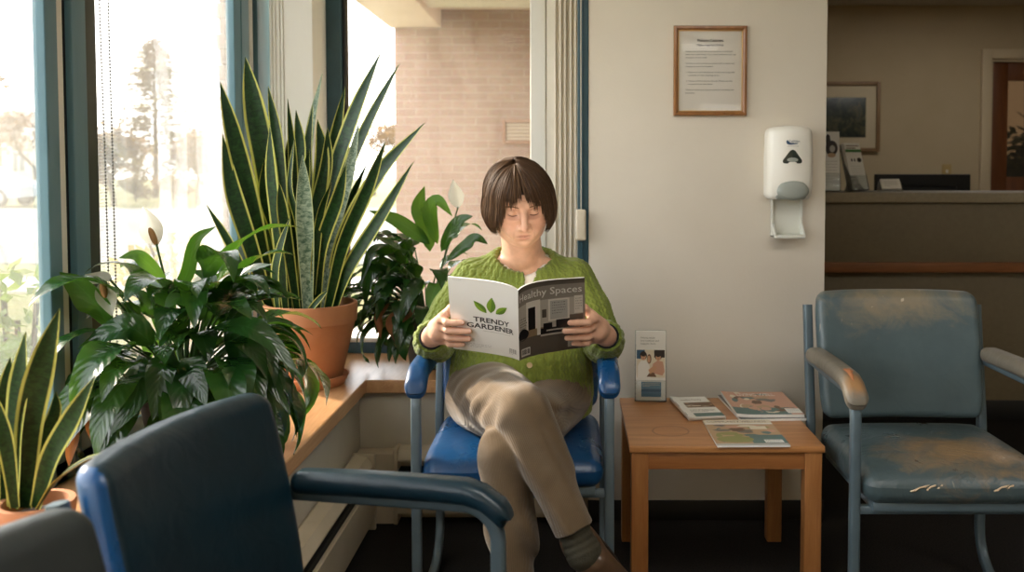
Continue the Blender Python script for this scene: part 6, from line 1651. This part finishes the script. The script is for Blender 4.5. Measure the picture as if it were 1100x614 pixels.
# ---- soap dispenser
m_disp = mat('dispenser_plastic', srgb(236,234,226), .32, coat=.2); m_dgrey = mat('dispenser_grey_plastic', srgb(150,156,150), .35); m_dwin = mat('dispenser_window', srgb(46,54,50), .2); m_tray = mat('drip_tray_plastic', srgb(214,216,208), .4)
a, b = at(823, 135.5, YW-.05), at(871.5, 214, YW-.05); W_, H_ = b.x-a.x, a.z-b.z; dcx, dcz = (a.x+b.x)/2, (a.z+b.z)/2
ds = thing('soap_dispenser', 'white wall-mounted hand sanitizer dispenser with grey push plate', 'dispenser', (dcx, YW, dcz))
def fd_(p):
    u, v = p.x/(W_/2), p.z/(H_/2); x = p.x*(1-.05*max(0, v)**2-.10*max(0, -v-.55)**2*2); y = p.y
    if y < -.03: y = y+.018*u*u+.020*max(0, -v-.2)**2+.016*max(0, v-.35)**2 - .006*(1-u*u)
    z = p.z-(.006*u*u if v > 0 else 0)
    return (x, y, z)
m = MB(); m.box(-W_/2, W_/2, -.098, 0, -H_/2, H_/2, .018, 4, fn=fd_, n=(10, 3, 12)); m.build('housing', m_disp, ds, angle=60)
m = MB(); m.box(-W_*.22, W_*.22, -.085, -.02, H_/2-.012, H_/2+.003, .006, 2, fn=lambda p: (p.x, p.y, p.z-.006*(p.x/(W_*.22))**2)); m.build('lid_catch', m_dgrey, ds)
def onface(u, v, off): 
    p = fd_(V((u-.5)*W_, -.098, (.5-v)*H_)); return V(p[0], p[1]-off-.0006, p[2])
P_ = Print(onface, W_, H_); tri = []
for (cx_, cy_, a0, a1, r_) in ((.5,.385,-150,-30,.06), (.655,.475,-40,90,.035), (.345,.475,90,220,.035)):
    for i in range(6): an = R(a0+(a1-a0)*i/5); tri.append((cx_+r_*math.cos(an)*1.5, cy_+r_*math.sin(an)))
INK['win'] = m_dwin; INK['dg'] = m_dgrey
P_.poly(tri, 'win', 3); P_.ell(.5, .46, .12, .03, 'dg', 3.4); P_.build('level_window', ds)
P_ = Print(onface, W_, H_)
P_.poly([(.36,.215), (.385,.19), (.39,.225), (.42,.242), (.60,.238), (.605,.246), (.42,.258), (.375,.245)], 'navy', 3); P_.text('Lumen', .43, .222, .036, 'navy', lv=3, width=.22); P_.text('instant foam', .42, .235, .010, 'navy', lv=3.2, width=.2)
P_.rect(.385, .272, .63, .279, 'lgrey', 3); P_.build('maker_mark', ds)
m = MB()
def gp(u, v):
    a_ = 2*PI*u; r_ = v; x = W_*.345*r_*math.cos(a_); z = H_*.135*r_*math.sin(a_)*(1.15 if math.sin(a_) > 0 else .9); return V(x+.004, -.098-.010*(1-r_*r_)**.7+.006*(1 if r_ > .98 else 0)-.004, -H_*.385+z)
m.grid(gp, 28, 6, flip=True); m.box(-W_*.33, W_*.34, -.088, -.05, -H_*.5, -H_*.30, .012, 3); m.build('push_plate', m_dgrey, ds)
a, b = at(829, 205, YW-.02), at(861.5, 255, YW-.02); tx0, tx1, tz0 = a.x-dcx, b.x-dcx, b.z-dcz
m = MB(); m.box(tx0, tx1, -.012, 0, tz0, -H_*.42, .004, 2); m.box(tx0, tx1, -.070, 0, tz0, tz0+.012, .004, 2)
for x in (tx0, tx1-.006): m.prism([(x,-.002,-H_*.42), (x,-.026,-H_*.42), (x,-.022,tz0+.05), (x,-.068,tz0+.012), (x,-.068,tz0+.004), (x,-.002,tz0+.004)], (.006,0,0))
for x in (tx0+.02, tx1-.02): m.ball((x, -.013, -H_*.60), .0022, 8, 6)
m.build('drip_tray', m_tray, ds)
# ---- unseen ceiling troffers, added as fill light for the two rooms
def lens(name, e):
    m, nt, bs = newmat(name); bs.inputs['Emission Color'].default_value = (1.,.96,.90,1); bs.inputs['Emission Strength'].default_value = e; bs.inputs['Base Color'].default_value = (.9,.9,.88,1); return m
m_lens, m_lens2 = lens('fill_lamp_lens', 6.5), lens('fill_lamp_lens_dim', 3.4)
for (x, y, ml, lab) in ((2.7, 5.9, m_lens2, 'added recessed fill lamp over the reception desk'), (.5, .75, m_lens, 'added recessed fill lamp over the waiting chairs'), (2.7, .75, m_lens, 'added recessed fill lamp over the middle of the waiting room')):
    t = thing('fill_lamp', lab, 'ceiling lamp', (x, y, ZC), 0, 'added recessed fill lamps')
    m = MB()
    for q in ((-.62,-.60,-.32,.32), (.60,.62,-.32,.32), (-.60,.60,-.32,-.30), (-.60,.60,.30,.32)): m.box(q[0], q[1], q[2], q[3], -.022, .0, .003, 1)
    m.build('fill_lamp_frame', m_white, t); m = MB(); m.box(-.6, .6, -.3, .3, -.016, -.004, .002, 1); m.build('lens', ml, t)
